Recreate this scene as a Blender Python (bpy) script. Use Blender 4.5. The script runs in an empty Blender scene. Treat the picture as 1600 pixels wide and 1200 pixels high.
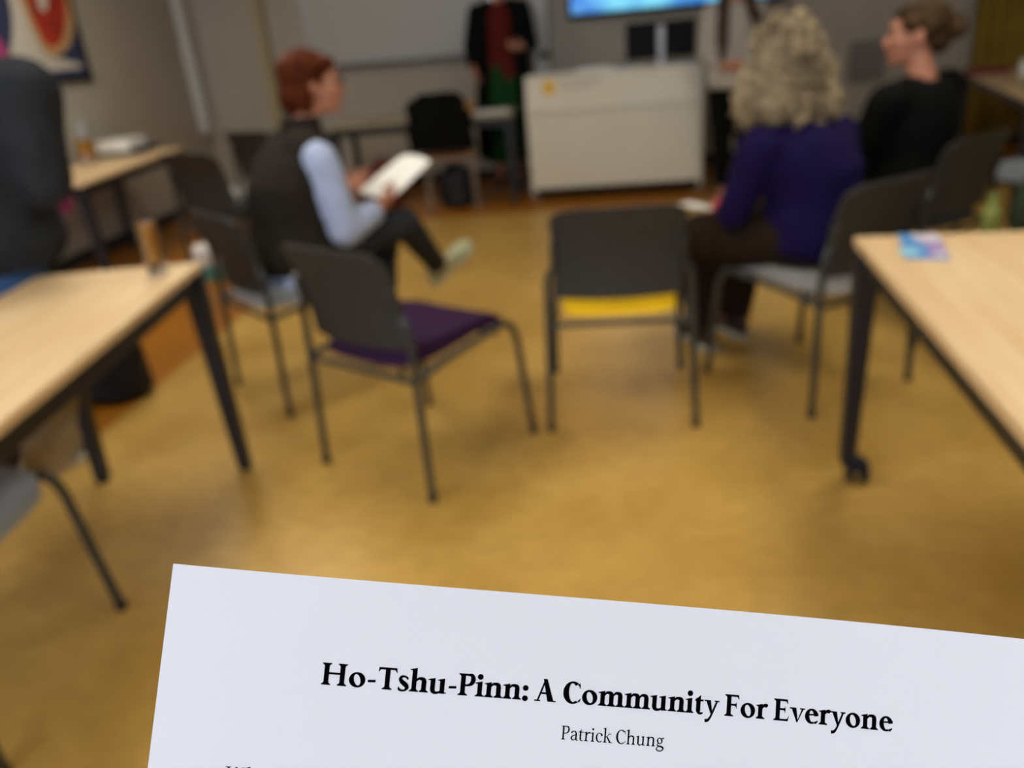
import bpy, bmesh, math, random
from mathutils import Vector, Matrix, noise
random.seed(7)
C = bpy.context.scene.collection
sc = bpy.context.scene
PI = math.pi
# ---------------------------------------------------------------- camera
CAM_POS = Vector((0, 0, 1.28853586))
PITCH, ROLL, YAW, FPX = 4.11950443e-01, -8.96590171e-02, math.radians(6.5), 1227.38
_f = Vector((0, math.cos(PITCH), -math.sin(PITCH)))
_r0 = Vector((1, 0, 0)); _u0 = _r0.cross(_f)
_R = math.cos(ROLL) * _r0 + math.sin(ROLL) * _u0
_U = -math.sin(ROLL) * _r0 + math.cos(ROLL) * _u0
_M = Matrix.Rotation(YAW, 3, 'Z')
CF, CR, CU = _M @ _f, _M @ _R, _M @ _U
cd = bpy.data.cameras.new('camera'); cam = bpy.data.objects.new('camera', cd); C.objects.link(cam)
m = Matrix((CR, CU, -CF)).transposed().to_4x4(); m.translation = CAM_POS
cam.matrix_world = m
cd.sensor_width = 36; cd.lens = FPX / 1600 * 36; cd.clip_start = 0.01
cd.dof.use_dof = True; cd.dof.focus_distance = 0.187; cd.dof.aperture_fstop = 8.8
sc.camera = cam
# ---------------------------------------------------------------- world, light, exposure
sc.view_settings.view_transform = 'Standard'; sc.view_settings.look = 'None'
sc.view_settings.exposure = 0.0; sc.view_settings.gamma = 1.0; sc.view_settings.use_curve_mapping = False
w = bpy.data.worlds.new('world'); sc.world = w; w.use_nodes = True
w.node_tree.nodes['Background'].inputs[0].default_value = (.75, .85, 1, 1)
w.node_tree.nodes['Background'].inputs[1].default_value = 0.6
LAMP_POWER = 12.5        # strength of the lit ceiling panels
DAYLIGHT = 8.5           # strength of the window panes behind the photographer

# ---------------------------------------------------------------- materials
def mat(name, col, rough=.6, metal=0, var=.0, vscale=8, col2=None, emit=None, es=0, trans=0, bump=0, bscale=200, stretch=None, coat=0, alpha=1, ior=1.45, spec=.5, sheen=0):
    m = bpy.data.materials.new(name); m.use_nodes = True
    nt = m.node_tree; b = nt.nodes['Principled BSDF']
    b.inputs['Base Color'].default_value = (*col, 1); b.inputs['Roughness'].default_value = rough
    b.inputs['Metallic'].default_value = metal; b.inputs['IOR'].default_value = ior
    b.inputs['Specular IOR Level'].default_value = spec
    b.inputs['Transmission Weight'].default_value = trans; b.inputs['Coat Weight'].default_value = coat
    b.inputs['Sheen Weight'].default_value = sheen
    if emit: b.inputs['Emission Color'].default_value = (*emit, 1); b.inputs['Emission Strength'].default_value = es
    tc = nt.nodes.new('ShaderNodeTexCoord'); mp = nt.nodes.new('ShaderNodeMapping')
    nt.links.new(tc.outputs['Object'], mp.inputs[0])
    if stretch: mp.inputs['Scale'].default_value = stretch
    if var or col2:
        n = nt.nodes.new('ShaderNodeTexNoise'); n.inputs['Scale'].default_value = vscale; n.inputs['Detail'].default_value = 5
        nt.links.new(mp.outputs[0], n.inputs['Vector'])
        cr = nt.nodes.new('ShaderNodeValToRGB')
        c1 = tuple(x * (1 - var) for x in col); c2 = col2 or tuple(min(1, x * (1 + var)) for x in col)
        cr.color_ramp.elements[0].position = .36; cr.color_ramp.elements[0].color = (*c1, 1)
        cr.color_ramp.elements[1].position = .64; cr.color_ramp.elements[1].color = (*c2, 1)
        nt.links.new(n.outputs[0], cr.inputs[0]); nt.links.new(cr.outputs[0], b.inputs['Base Color'])
    if bump:
        n2 = nt.nodes.new('ShaderNodeTexNoise'); n2.inputs['Scale'].default_value = bscale; n2.inputs['Detail'].default_value = 3
        nt.links.new(mp.outputs[0], n2.inputs['Vector'])
        bp = nt.nodes.new('ShaderNodeBump'); bp.inputs['Strength'].default_value = bump; bp.inputs['Distance'].default_value = .004
        nt.links.new(n2.outputs[0], bp.inputs['Height']); nt.links.new(bp.outputs[0], b.inputs['Normal'])
    return m
M = {}
M['wall'] = mat('painted_wall', (.44, .405, .34), .75, var=.03, vscale=3, bump=.1)
M['ceil'] = mat('ceiling_tile', (.75, .74, .7), .9, var=.03, bump=.2)
M['beech'] = mat('beech_laminate', (.68, .48, .25), .45, col2=(.78, .585, .34), vscale=3, stretch=(9, .8, 9))
M['black_frame'] = mat('black_powder_coat', (.012, .013, .018), .38, var=.15, vscale=30)
M['chair_plastic'] = mat('charcoal_mesh_fabric', (.034, .034, .031), .6, var=.15, vscale=60, bump=.4, bscale=500)
M['chair_metal'] = mat('graphite_tube', (.06, .065, .065), .32, metal=.55, var=.1)
M['purple_seat'] = mat('purple_upholstery', (.036, .012, .05), .9, var=.15, vscale=80, bump=.4, bscale=400, spec=.2)
M['yellow_seat'] = mat('yellow_upholstery', (1.0, .60, .002), .85, var=.05, vscale=80, bump=.3, bscale=400)
M['grey_seat'] = mat('grey_blue_upholstery', (.26, .30, .35), .85, var=.1, vscale=80, bump=.3, bscale=400)
M['pale_seat'] = mat('pale_grey_upholstery', (.33, .34, .33), .85, var=.1, vscale=80, bump=.3, bscale=400)
M['black_seat'] = mat('black_upholstery', (.02, .02, .022), .85, var=.2, vscale=80)
M['orange_wood'] = mat('orange_plywood', (.30, .12, .025), .5, col2=(.36, .16, .04), vscale=4, stretch=(2, 10, 2))
M['white_lam'] = mat('white_laminate', (.72, .69, .58), .42, var=.02, vscale=3)
M['dark_gap'] = mat('dark_recess', (.03, .025, .02), .8)
M['paper'] = mat('white_paper', (.80, .82, .86), .75, var=.012, vscale=12, bump=.15, bscale=25)
M['ink'] = mat('black_ink', (.002, .002, .003), .9, spec=0)
M['ink2'] = mat('grey_ink', (.02, .02, .03), .9, spec=.05)
M['skin'] = mat('skin', (.46, .19, .115), .55, col2=(.54, .25, .16), vscale=25)
M['lips'] = mat('lips', (.42, .12, .1), .5)
M['eye_white'] = mat('eye_white', (.45, .40, .36), .5, spec=.2)
M['iris'] = mat('iris', (.05, .04, .03), .2)
M['red_hair'] = mat('auburn_hair', (.040, .007, .003), .5, col2=(.115, .026, .007), vscale=6, stretch=(12, 12, 1.5), bump=.5, bscale=60, spec=.08)
M['curly_hair'] = mat('grey_blonde_hair', (.11, .082, .05), .5, col2=(.50, .40, .24), vscale=8, bump=.4, bscale=120, spec=.25)
M['curly_base'] = mat('grey_blonde_hair_shaded', (.075, .058, .038), .5, col2=(.36, .29, .18), vscale=9, bump=.4, bscale=120, spec=.2)  # darker copy of the curls, shade between them put into the colour
M['brown_hair'] = mat('brown_hair', (.022, .012, .005), .45, col2=(.085, .046, .018), vscale=9, stretch=(5, 5, 2), bump=.5, bscale=80, spec=.15)
M['dark_hair'] = mat('dark_brown_hair', (.035, .018, .010), .45, col2=(.06, .03, .015), vscale=10, stretch=(12, 12, 1.5), bump=.4, bscale=80)
def fabric(n, c, v=.15): return mat(n, c, .9, var=v, vscale=40, bump=.4, bscale=350, spec=.15)
M['vest'] = fabric('dark_taupe_quilt', (.021, .017, .013))
M['shirt'] = fabric('pale_blue_shirt', (.46, .55, .78), .08)
M['jeans_dark'] = fabric('charcoal_denim', (.028, .031, .036))
M['jeans_blue'] = fabric('blue_denim', (.07, .17, .38))
M['sweater_grey'] = fabric('dark_grey_knit', (.024, .028, .034))
M['sweater_purple'] = fabric('deep_purple_knit', (.009, .005, .048))
M['trouser_brown'] = fabric('dark_brown_corduroy', (.020, .012, .007))
M['black_cloth'] = fabric('black_wool', (.003, .0035, .0035))
M['green_cloth'] = fabric('bottle_green_cloth', (.008, .05, .014))
M['red_cloth'] = fabric('dark_red_knit', (.10, .012, .010))
M['grey_top'] = fabric('pale_grey_knit', (.44, .42, .38), .12)
M['coat_green'] = fabric('dark_green_wool', (.03, .042, .022))
M['shoe_dark'] = mat('dark_brown_leather', (.022, .01, .006), .5, var=.2)
M['shoe_sage'] = mat('pale_sage_canvas', (.42, .45, .28), .7, var=.08, vscale=40)
M['shoe_sole'] = mat('shoe_rubber', (.5, .5, .4), .7)
M['khaki'] = mat('khaki_canvas', (.34, .28, .18), .85, var=.15, vscale=40, bump=.4)
M['navy'] = mat('black_nylon', (.004, .005, .012), .6, var=.2)
M['amber'] = mat('amber_drink', (.75, .36, .02), .1, trans=.55, ior=1.33)
M['glass'] = mat('clear_glass', (.95, .97, .97), .03, trans=1, ior=1.45)
M['silver'] = mat('brushed_metal', (.5, .5, .5), .3, metal=.9)
M['grey_plastic'] = mat('grey_plastic', (.12, .12, .12), .5)
M['pale_metal'] = mat('pale_trunking', (.62, .62, .59), .4)
M['teal'] = mat('teal_card', (.10, .32, .27), .6)
M['white_card'] = mat('white_card', (.88, .88, .84), .6, var=.02)
M['magenta'] = mat('magenta_nylon', (.17, .01, .055), .8)
M['maroon'] = mat('maroon_cover', (.18, .015, .02), .6)
M['lime'] = mat('lime_plastic', (.30, .36, .09), .5)
M['rednail'] = mat('red_knit', (.55, .02, .04), .7)
M['curtain'] = mat('olive_gold_curtain', (.30, .19, .018), .85, col2=(.36, .24, .03), vscale=3, bump=.2)
M['whiteboard'] = mat('whiteboard_enamel', (.46, .46, .42), .4)
M['badge'] = mat('yellow_badge', (.75, .48, .03), .5)
M['art_navy'] = mat('art_navy', (.03, .04, .10), .6); M['art_white'] = mat('art_offwhite', (.62, .58, .5), .6)
M['art_red'] = mat('art_red', (.42, .03, .012), .6, var=.3, vscale=12); M['art_tan'] = mat('art_tan', (.55, .33, .15), .6); M['art_pink'] = mat('art_pink', (.45, .05, .2), .6)
M['bezel'] = mat('black_bezel', (.004, .004, .005), .6, spec=.2)
M['stain'] = mat('grey_marker', (.35, .33, .29), .6)
M['flyA'] = mat('flyer_blue', (.10, .33, .72), .3); M['flyB'] = mat('flyer_violet', (.38, .28, .62), .3); M['flyC'] = mat('flyer_pale', (.75, .72, .82), .3); M['flyD'] = mat('flyer_sky', (.35, .72, .92), .3)
M['lamp'] = mat('lit_diffuser', (.9, .9, .9), .5, emit=(1, .93, .80), es=LAMP_POWER)
M['lamp_off'] = mat('unlit_diffuser', (.8, .8, .78), .5)
M['day'] = mat('daylight_pane', (.2, .2, .2), .2, emit=(.70, .80, 1), es=DAYLIGHT)
M['collar'] = M['shirt']
# screen: blue-cyan procedural picture
def screen_mat():
    m = mat('lit_screen', (.01, .01, .01), .25); nt = m.node_tree; b = nt.nodes['Principled BSDF']
    tc = nt.nodes.new('ShaderNodeTexCoord'); n = nt.nodes.new('ShaderNodeTexNoise'); n.inputs['Scale'].default_value = 1.6
    cr = nt.nodes.new('ShaderNodeValToRGB')
    cr.color_ramp.elements[0].position = .38; cr.color_ramp.elements[0].color = (.03, .22, .75, 1)
    cr.color_ramp.elements[1].position = .6; cr.color_ramp.elements[1].color = (.22, .75, 1, 1)
    nt.links.new(tc.outputs['Object'], n.inputs['Vector']); nt.links.new(n.outputs[0], cr.inputs[0])
    nt.links.new(cr.outputs[0], b.inputs['Emission Color']); b.inputs['Emission Strength'].default_value = 1.0
    return m
M['screen'] = screen_mat()
# floor: mottled ochre linoleum field with an orange-brown border strip
def floor_mat():
    m = bpy.data.materials.new('marbled_linoleum'); m.use_nodes = True; nt = m.node_tree; b = nt.nodes['Principled BSDF']; N = nt.nodes.new; L = nt.links.new
    geo = N('ShaderNodeNewGeometry'); sep = N('ShaderNodeSeparateXYZ'); L(geo.outputs['Position'], sep.inputs[0])
    def noi(s, d, st=None):
        n = N('ShaderNodeTexNoise'); n.inputs['Scale'].default_value = s; n.inputs['Detail'].default_value = d
        if st:
            mp = N('ShaderNodeMapping'); mp.inputs['Scale'].default_value = st; L(geo.outputs['Position'], mp.inputs[0]); L(mp.outputs[0], n.inputs['Vector'])
        else: L(geo.outputs['Position'], n.inputs['Vector'])
        return n
    def ramp(n, p0, c0, p1, c1):
        r = N('ShaderNodeValToRGB'); r.color_ramp.elements[0].position = p0; r.color_ramp.elements[0].color = (*c0, 1)
        r.color_ramp.elements[1].position = p1; r.color_ramp.elements[1].color = (*c1, 1); L(n.outputs[0], r.inputs[0]); return r
    a = ramp(noi(2.2, 6), .32, (.47, .28, .058), .68, (.61, .385, .098))
    b2 = ramp(noi(14, 6, (1, 1.6, 1)), .35, (.90, .89, .86), .65, (1.05, 1.05, 1.06))
    mx = N('ShaderNodeMix'); mx.data_type = 'RGBA'; mx.blend_type = 'MULTIPLY'; mx.inputs[0].default_value = 1
    L(a.outputs[0], mx.inputs[6]); L(b2.outputs[0], mx.inputs[7])
    bd = ramp(noi(3, 5, (6, 1, 1)), .3, (.32, .115, .008), .7, (.42, .165, .014))
    def math_(op, x, v):
        k = N('ShaderNodeMath'); k.operation = op; L(x, k.inputs[0])
        if isinstance(v, (int, float)): k.inputs[1].default_value = v
        else: L(v, k.inputs[1])
        return k.outputs[0]
    mask = math_('MAXIMUM', math_('LESS_THAN', sep.outputs[0], -1.94), math_('GREATER_THAN', sep.outputs[1], 6.35))
    m2 = N('ShaderNodeMix'); m2.data_type = 'RGBA'; L(mask, m2.inputs[0]); L(mx.outputs[2], m2.inputs[6]); L(bd.outputs[0], m2.inputs[7])
    L(m2.outputs[2], b.inputs['Base Color'])
    b.inputs['Roughness'].default_value = .36; b.inputs['Specular IOR Level'].default_value = .35
    return m
M['floor'] = floor_mat()

# ---------------------------------------------------------------- mesh helpers
class MB:
    def __init__(s): s.v = []; s.f = []
    def add(s, vs, fs):
        k = len(s.v); s.v += [tuple(x) for x in vs]; s.f += [tuple(k + i for i in f) for f in fs]; return s
    def box(s, c, size, rot=None, bev=0):
        x, y, z = (a / 2 for a in size)
        vs = [Vector((i * x, j * y, k * z)) for i in (-1, 1) for j in (-1, 1) for k in (-1, 1)]
        if rot is not None: vs = [rot @ v for v in vs]
        c = Vector(c); return s.add([v + c for v in vs], [(0, 1, 3, 2), (4, 6, 7, 5), (0, 4, 5, 1), (2, 3, 7, 6), (0, 2, 6, 4), (1, 5, 7, 3)])
    def tube(s, pts, radii, n=12, caps=True, round_caps=False):
        pts = [Vector(p) for p in pts]
        if not hasattr(radii, '__len__'): radii = [radii] * len(pts)
        radii = list(radii)
        if round_caps:
            d0 = (pts[0] - pts[1]).normalized(); d1 = (pts[-1] - pts[-2]).normalized(); r0, r1 = radii[0], radii[-1]
            a = [(.99, .15), (.85, .53), (.5, .87)]
            pts = [pts[0] + d0 * r0 * h for h, _ in a] + pts + [pts[-1] + d1 * r1 * h for h, _ in reversed(a)]
            radii = [r0 * g for _, g in a] + radii + [r1 * g for _, g in reversed(a)]
        k = len(s.v); up = None
        for i, p in enumerate(pts):
            t = (pts[min(i + 1, len(pts) - 1)] - pts[max(i - 1, 0)]).normalized()
            if up is None:
                up = Vector((0, 0, 1)) if abs(t.z) < .9 else Vector((1, 0, 0))
            sx = t.cross(up).normalized(); up = sx.cross(t).normalized()
            for j in range(n):
                a = 2 * PI * j / n; s.v.append(tuple(p + (sx * math.cos(a) + up * math.sin(a)) * radii[i]))
        for i in range(len(pts) - 1):
            for j in range(n):
                s.f.append((k + i * n + j, k + i * n + (j + 1) % n, k + (i + 1) * n + (j + 1) % n, k + (i + 1) * n + j))
        if caps:
            s.f.append(tuple(k + j for j in reversed(range(n)))); e = k + (len(pts) - 1) * n; s.f.append(tuple(e + j for j in range(n)))
        return s
    def loft(s, rings, n=24):
        """rings: (centre, half_x vector, half_y vector); closed at both ends"""
        k = len(s.v)
        for c, a, b in rings:
            c, a, b = Vector(c), Vector(a), Vector(b)
            for j in range(n):
                t = 2 * PI * j / n; s.v.append(tuple(c + a * math.cos(t) + b * math.sin(t)))
        for i in range(len(rings) - 1):
            for j in range(n): s.f.append((k + i * n + j, k + i * n + (j + 1) % n, k + (i + 1) * n + (j + 1) % n, k + (i + 1) * n + j))
        s.f.append(tuple(k + j for j in reversed(range(n)))); e = k + (len(rings) - 1) * n; s.f.append(tuple(e + j for j in range(n)))
        return s
    def ell(s, c, r, rot=None, nu=20, nv=12):
        c = Vector(c); k = len(s.v); vs = []
        if not hasattr(r, '__len__'): r = (r, r, r)
        for i in range(nv + 1):
            ph = PI * i / nv
            for j in range(nu):
                th = 2 * PI * j / nu; v = Vector((r[0] * math.sin(ph) * math.cos(th), r[1] * math.sin(ph) * math.sin(th), r[2] * math.cos(ph)))
                if rot is not None: v = rot @ v
                vs.append(tuple(v + c))
        fs = [(i * nu + j, (i + 1) * nu + j, (i + 1) * nu + (j + 1) % nu, i * nu + (j + 1) % nu) for i in range(nv) for j in range(nu)]
        return s.add(vs, fs)
    def lathe(s, c, prof, n=28):
        k = len(s.v); c = Vector(c)
        for r, z in prof:
            for j in range(n): a = 2 * PI * j / n; s.v.append((c.x + r * math.cos(a), c.y + r * math.sin(a), c.z + z))
        for i in range(len(prof) - 1):
            for j in range(n): s.f.append((k + i * n + j, k + i * n + (j + 1) % n, k + (i + 1) * n + (j + 1) % n, k + (i + 1) * n + j))
        return s
    def prism(s, poly, d):
        """poly: list of 3-D points in a plane, extruded by vector d"""
        n = len(poly); d = Vector(d); vs = [Vector(p) for p in poly] + [Vector(p) + d for p in poly]
        return s.add(vs, [tuple(range(n)), tuple(reversed(range(n, 2 * n)))] + [(i, n + i, n + (i + 1) % n, (i + 1) % n) for i in range(n)])
    def mesh(s, name, smooth=True, weld=True):
        me = bpy.data.meshes.new(name); me.from_pydata([tuple(v) for v in s.v], [], s.f)
        bm = bmesh.new(); bm.from_mesh(me)
        if weld: bmesh.ops.remove_doubles(bm, verts=bm.verts, dist=1e-6)
        bmesh.ops.recalc_face_normals(bm, faces=bm.faces); bm.to_mesh(me); bm.free()
        if smooth:
            me.polygons.foreach_set('use_smooth', [True] * len(me.polygons)); me.set_sharp_from_angle(angle=math.radians(38))
        return me
def wloc(o):
    v = Vector((0, 0, 0))
    while o: v = v + Vector(o.location); o = o.parent
    return v
def obj(name, mb, material, parent=None, label=None, smooth=True, bevel=0, kind=None, world=False, weld=True):
    """links one mesh object; its verts are local to the parent unless world=True (parent unrotated)"""
    if world and parent:
        o0 = wloc(parent); mb.v = [tuple(Vector(v) - o0) for v in mb.v]
    me = mb.mesh(name, smooth, weld); me.materials.append(material)
    o = bpy.data.objects.new(name, me); C.objects.link(o); o.parent = parent
    if bevel:
        b = o.modifiers.new('bevel', 'BEVEL'); b.width = bevel; b.segments = 3; b.limit_method = 'ANGLE'; b.angle_limit = math.radians(40)
    if label: o['label'] = label
    if kind: o['kind'] = kind
    return o
def tag(o, label, cat, group=None):
    o['label'] = label; o['category'] = cat
    if group: o['group'] = group
    return o
def thing(name, label, cat, loc=(0, 0, 0), rotz=0, group=None):
    o = bpy.data.objects.new(name, None); C.objects.link(o); o.location = loc; o.rotation_euler = (0, 0, rotz); o.empty_display_size = .1
    return tag(o, label, cat, group)
def struct(name, mb, material, bevel=0, smooth=False):
    return obj(name, mb, material, smooth=smooth, bevel=bevel, kind='structure')
def dup(root, loc, rotz, label, seat=None, group=None):
    r = root.copy(); C.objects.link(r); r.location = loc; r.rotation_euler = (0, 0, rotz); r['label'] = label
    if group: r['group'] = group
    for ch in list(root.children):
        c = ch.copy(); C.objects.link(c); c.parent = r
        if seat and ch.name.split('.')[0] == 'seat':
            c.data = ch.data.copy(); c.data.materials[0] = seat
        for g in ch.children: d = g.copy(); C.objects.link(d); d.parent = c
    return r
def remesh(mb, voxel, smooth_it=2, sub=False, disp=None):
    """one continuous surface out of overlapping closed pieces"""
    me = mb.mesh('tmp', False, False); o = bpy.data.objects.new('tmp', me); C.objects.link(o)
    r = o.modifiers.new('r', 'REMESH'); r.mode = 'VOXEL'; r.voxel_size = voxel; r.use_smooth_shade = True
    if smooth_it: s = o.modifiers.new('s', 'SMOOTH'); s.factor = .6; s.iterations = smooth_it
    dg = bpy.context.evaluated_depsgraph_get(); ev = o.evaluated_get(dg)
    em = bpy.data.meshes.new_from_object(ev); bpy.data.objects.remove(o); bpy.data.meshes.remove(me)
    if disp:
        for v in em.vertices:
            d = disp(v.co)
            v.co = v.co + v.normal * d
    em.polygons.foreach_set('use_smooth', [True] * len(em.polygons))
    return em
def obj_me(name, me, material, parent=None, label=None):
    me.name = name; me.materials.clear(); me.materials.append(material)
    if parent:
        o0 = wloc(parent)
        me.transform(Matrix.Translation(-o0))
    o = bpy.data.objects.new(name, me); C.objects.link(o); o.parent = parent
    if label: o['label'] = label
    return o
def arcpts(p0, p1, p2, n=6):
    p0, p1, p2 = Vector(p0), Vector(p1), Vector(p2)
    return [(1 - t) ** 2 * p0 + 2 * t * (1 - t) * p1 + t * t * p2 for t in [i / n for i in range(n + 1)]]
def rotv(pts, loc, a):
    ca, sa = math.cos(a), math.sin(a)
    return [Vector((loc[0] + p[0] * ca - p[1] * sa, loc[1] + p[0] * sa + p[1] * ca, loc[2] + p[2])) for p in pts]
# ================================================================ the room
LX, RX, BY, NY, CZ = -3.8, 5.0, 8.15, -3.2, 2.9
struct('floor', MB().box(((LX + RX) / 2, (BY + NY) / 2, -.05), (RX - LX + .4, BY - NY + .4, .1)), M['floor'])
struct('ceiling', MB().box(((LX + RX) / 2, (BY + NY) / 2, CZ + .05), (RX - LX + .4, BY - NY + .4, .1)), M['ceil'])
struct('wall_left', MB().box((LX - .1, (BY + NY) / 2, CZ / 2), (.2, BY - NY + .4, CZ)), M['wall'])
struct('wall_right', MB().box((RX + .1, (BY + NY) / 2, CZ / 2), (.2, BY - NY + .4, CZ)), M['wall'])
struct('wall_back', MB().box(((LX + RX) / 2, BY + .1, CZ / 2), (RX - LX, .2, CZ)), M['wall'])
# rear wall behind the photographer, with a window band
rear = MB()
for x0, x1, z0, z1 in ((LX, -3.5, 0, CZ), (.3, RX, 0, CZ), (-3.5, .3, 0, .95), (-3.5, .3, 2.4, CZ)):
    rear.box(((x0 + x1) / 2, NY - .1, (z0 + z1) / 2), (x1 - x0, .2, z1 - z0))
struct('wall_rear', rear, M['wall'])
wf = MB()
for i in range(5): wf.box((-3.5 + .95 * i, NY - .08, 1.675), (.06, .08, 1.45))
for z in (.98, 2.37): wf.box((-1.6, NY - .08, z), (3.8, .08, .06))
win = struct('window_1', wf, M['pale_metal'])
obj('window_pane', MB().box((-1.6, NY - .1, 1.675), (3.7, .01, 1.36)), M['day'], win, smooth=False)
# baseboards
struct('baseboard_back', MB().box(((LX + RX) / 2, BY - .01, .05), (RX - LX - .04, .02, .1)), M['dark_gap'])
struct('baseboard_left', MB().box((LX + .01, (BY + NY) / 2, .05), (.02, BY - NY - .1, .1)), M['dark_gap'])
# pale trunking in the back left corner, a wall pilaster, a pale column strip by the screen
struct('trim_1', MB().box((LX + .045, BY - .16, 1.78), (.09, .12, 2.2)), M['pale_metal'], bevel=.01)
struct('trim_2', MB().box((-3.04, BY - .06, CZ / 2), (.10, .12, CZ)), mat('ochre_pilaster', (.42, .35, .2), .7), bevel=.008)
st = struct('trim_3', MB().box((-.36, BY - .10, 1.87), (.15, .12, 2.03)), M['pale_metal'], bevel=.012)
obj('cable_clamp', MB().box((-.33, BY - .175, 1.13), (.09, .05, .06)), M['bezel'], st, bevel=.008)

# ceiling lamps: lit over the near part of the room, switched off over the front
def ceiling_lamp(x, y, lit, label):
    t = thing('ceiling_light', label, 'light', (x, y, CZ))
    f = MB()
    for sx in (-1, 1): f.box((sx * .31, 0, -.03), (.03, 1.26, .06))
    for sy in (-1, 1): f.box((0, sy * .615, -.03), (.65, .03, .06))
    obj('frame', f, M['pale_metal'], t, smooth=False)
    obj('diffuser', MB().box((0, 0, -.03), (.58, 1.18, .02)), M['lamp' if lit else 'lamp_off'], t, smooth=False)
ceiling_lamp(-1.5, .6, True, 'lit ceiling panel over the left-hand wooden table')
ceiling_lamp(1.3, .6, True, 'lit ceiling panel over the right-hand wooden table')
ceiling_lamp(-1.5, 3.0, True, 'lit ceiling panel over the red-haired woman')
ceiling_lamp(-2.6, 4.8, True, 'added ceiling panel brightening the left wall, before the whiteboard table')  # extra panel added to raise the light on the left wall
ceiling_lamp(1.3, 3.0, True, 'lit ceiling panel over the curly-haired woman')

# ---------------------------------------------------------------- whiteboard, screen, picture, curtain, wall box
t = thing('whiteboard', 'wide dull whiteboard on the back wall above the low table', 'whiteboard', (-1.7, BY, 1.6))
obj('board', MB().box((0, -.02, .22), (1.78, .03, 1.24)), M['whiteboard'], t, bevel=.004)
fr = MB()
for sx in (-1, 1): fr.box((sx * .9, -.025, .22), (.03, .045, 1.28))
fr.box((0, -.025, .85), (1.83, .045, .03)); fr.box((0, -.025, -.41), (1.83, .045, .03))
obj('frame', fr, M['silver'], t, bevel=.004)
obj('pen_tray', MB().prism([(-.85, -.045, -.425), (-.85, -.12, -.425), (-.85, -.125, -.40), (-.85, -.11, -.412), (-.85, -.045, -.412)], (1.7, 0, 0)), M['grey_plastic'], t, smooth=False)
t = thing('wall_screen', 'large lit blue screen with a black frame on the back wall', 'screen', (.90, BY, 2.0))
obj('housing', MB().box((0, -.06, 0), (1.98, .06, 1.17)), M['bezel'], t, bevel=.01)
bz = MB()
for sx in (-1, 1): bz.box((sx * .975, -.095, 0), (.03, .02, 1.17))
bz.box((0, -.095, .57), (1.98, .02, .03)); bz.box((0, -.095, -.565), (1.98, .02, .04))
obj('bezel', bz, M['bezel'], t, bevel=.003)
obj('display', MB().box((0, -.092, 0), (1.92, .006, 1.10)), M['screen'], t, smooth=False)
obj('wall_bracket', MB().box((0, -.015, 0), (.5, .03, .4)), M['grey_plastic'], t, bevel=.004)
# framed picture on the left wall, plane x = LX
t = thing('framed_picture', 'navy picture with a white boot-like shape and a red patch, framed, on the left wall', 'picture', (LX, 5.63, 1.86))
obj('panel', MB().box((.015, 0, 0), (.02, 1.24, 1.12)), M['art_navy'], t, smooth=False)
fr = MB()
for s_ in (-1, 1): fr.box((.02, s_ * .63, 0), (.035, .03, 1.20)); fr.box((.02, 0, s_ * .575), (.035, 1.28, .03))
obj('frame', fr, M['bezel'], t, bevel=.003)
def art(name, pts, x, mt):       # pts: (y, z) outline on the panel
    n = len(pts); P = []
    for i in range(n):
        p0, p1, p2, p3 = (Vector((0, *pts[(i + k) % n])) for k in (-1, 0, 1, 2))
        for q in range(5):
            s_ = q / 5; P.append(.5 * ((2 * p1) + (-p0 + p2) * s_ + (2 * p0 - 5 * p1 + 4 * p2 - p3) * s_ * s_ + (-p0 + 3 * p1 - 3 * p2 + p3) * s_ ** 3))
    P = [Vector((x, p.y, p.z)) for p in P]
    bm = bmesh.new(); vs = [bm.verts.new(p) for p in P]; f = bm.faces.new(vs); bmesh.ops.triangulate(bm, faces=[f])
    me = bpy.data.meshes.new(name); bm.to_mesh(me); bm.free(); me.materials.append(mt)
    o = bpy.data.objects.new(name, me); C.objects.link(o); o.parent = t
    return o
art('white_shape', [(-0.035, 0.109), (0.143, 0.109), (0.074, -0.116), (0.102, -0.296), (0.237, -0.409), (0.537, -0.47), (0.523, -0.50), (0.3, -0.505), (0.014, -0.505), (-0.132, -0.47), (-0.264, -0.454), (-0.156, -0.296), (-0.072, -0.116)], .0262, M['art_white'])
art('tan_shape', [(0.093, 0.064), (0.658, 0.064), (0.621, -0.161), (0.495, -0.323), (0.339, -0.395), (0.174, -0.404), (0.106, -0.287), (0.065, -0.139)], .0266, M['art_tan'])
art('red_shape', [(0.155, 0.054), (0.558, 0.054), (0.541, -0.116), (0.433, -0.274), (0.291, -0.35), (0.189, -0.323), (0.144, -0.229), (0.122, -0.116)], .0272, M['art_red'])
art('pale_spot', [(0.27, 0.018), (0.367, 0.018), (0.326, -0.09), (0.267, -0.116), (0.232, -0.081)], .0278, M['art_white'])
art('pink_shape', [(-0.429, -0.252), (-0.309, -0.274), (-0.238, -0.386), (-0.248, -0.454), (-0.35, -0.467), (-0.489, -0.409)], .0284, M['art_pink'])
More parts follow.
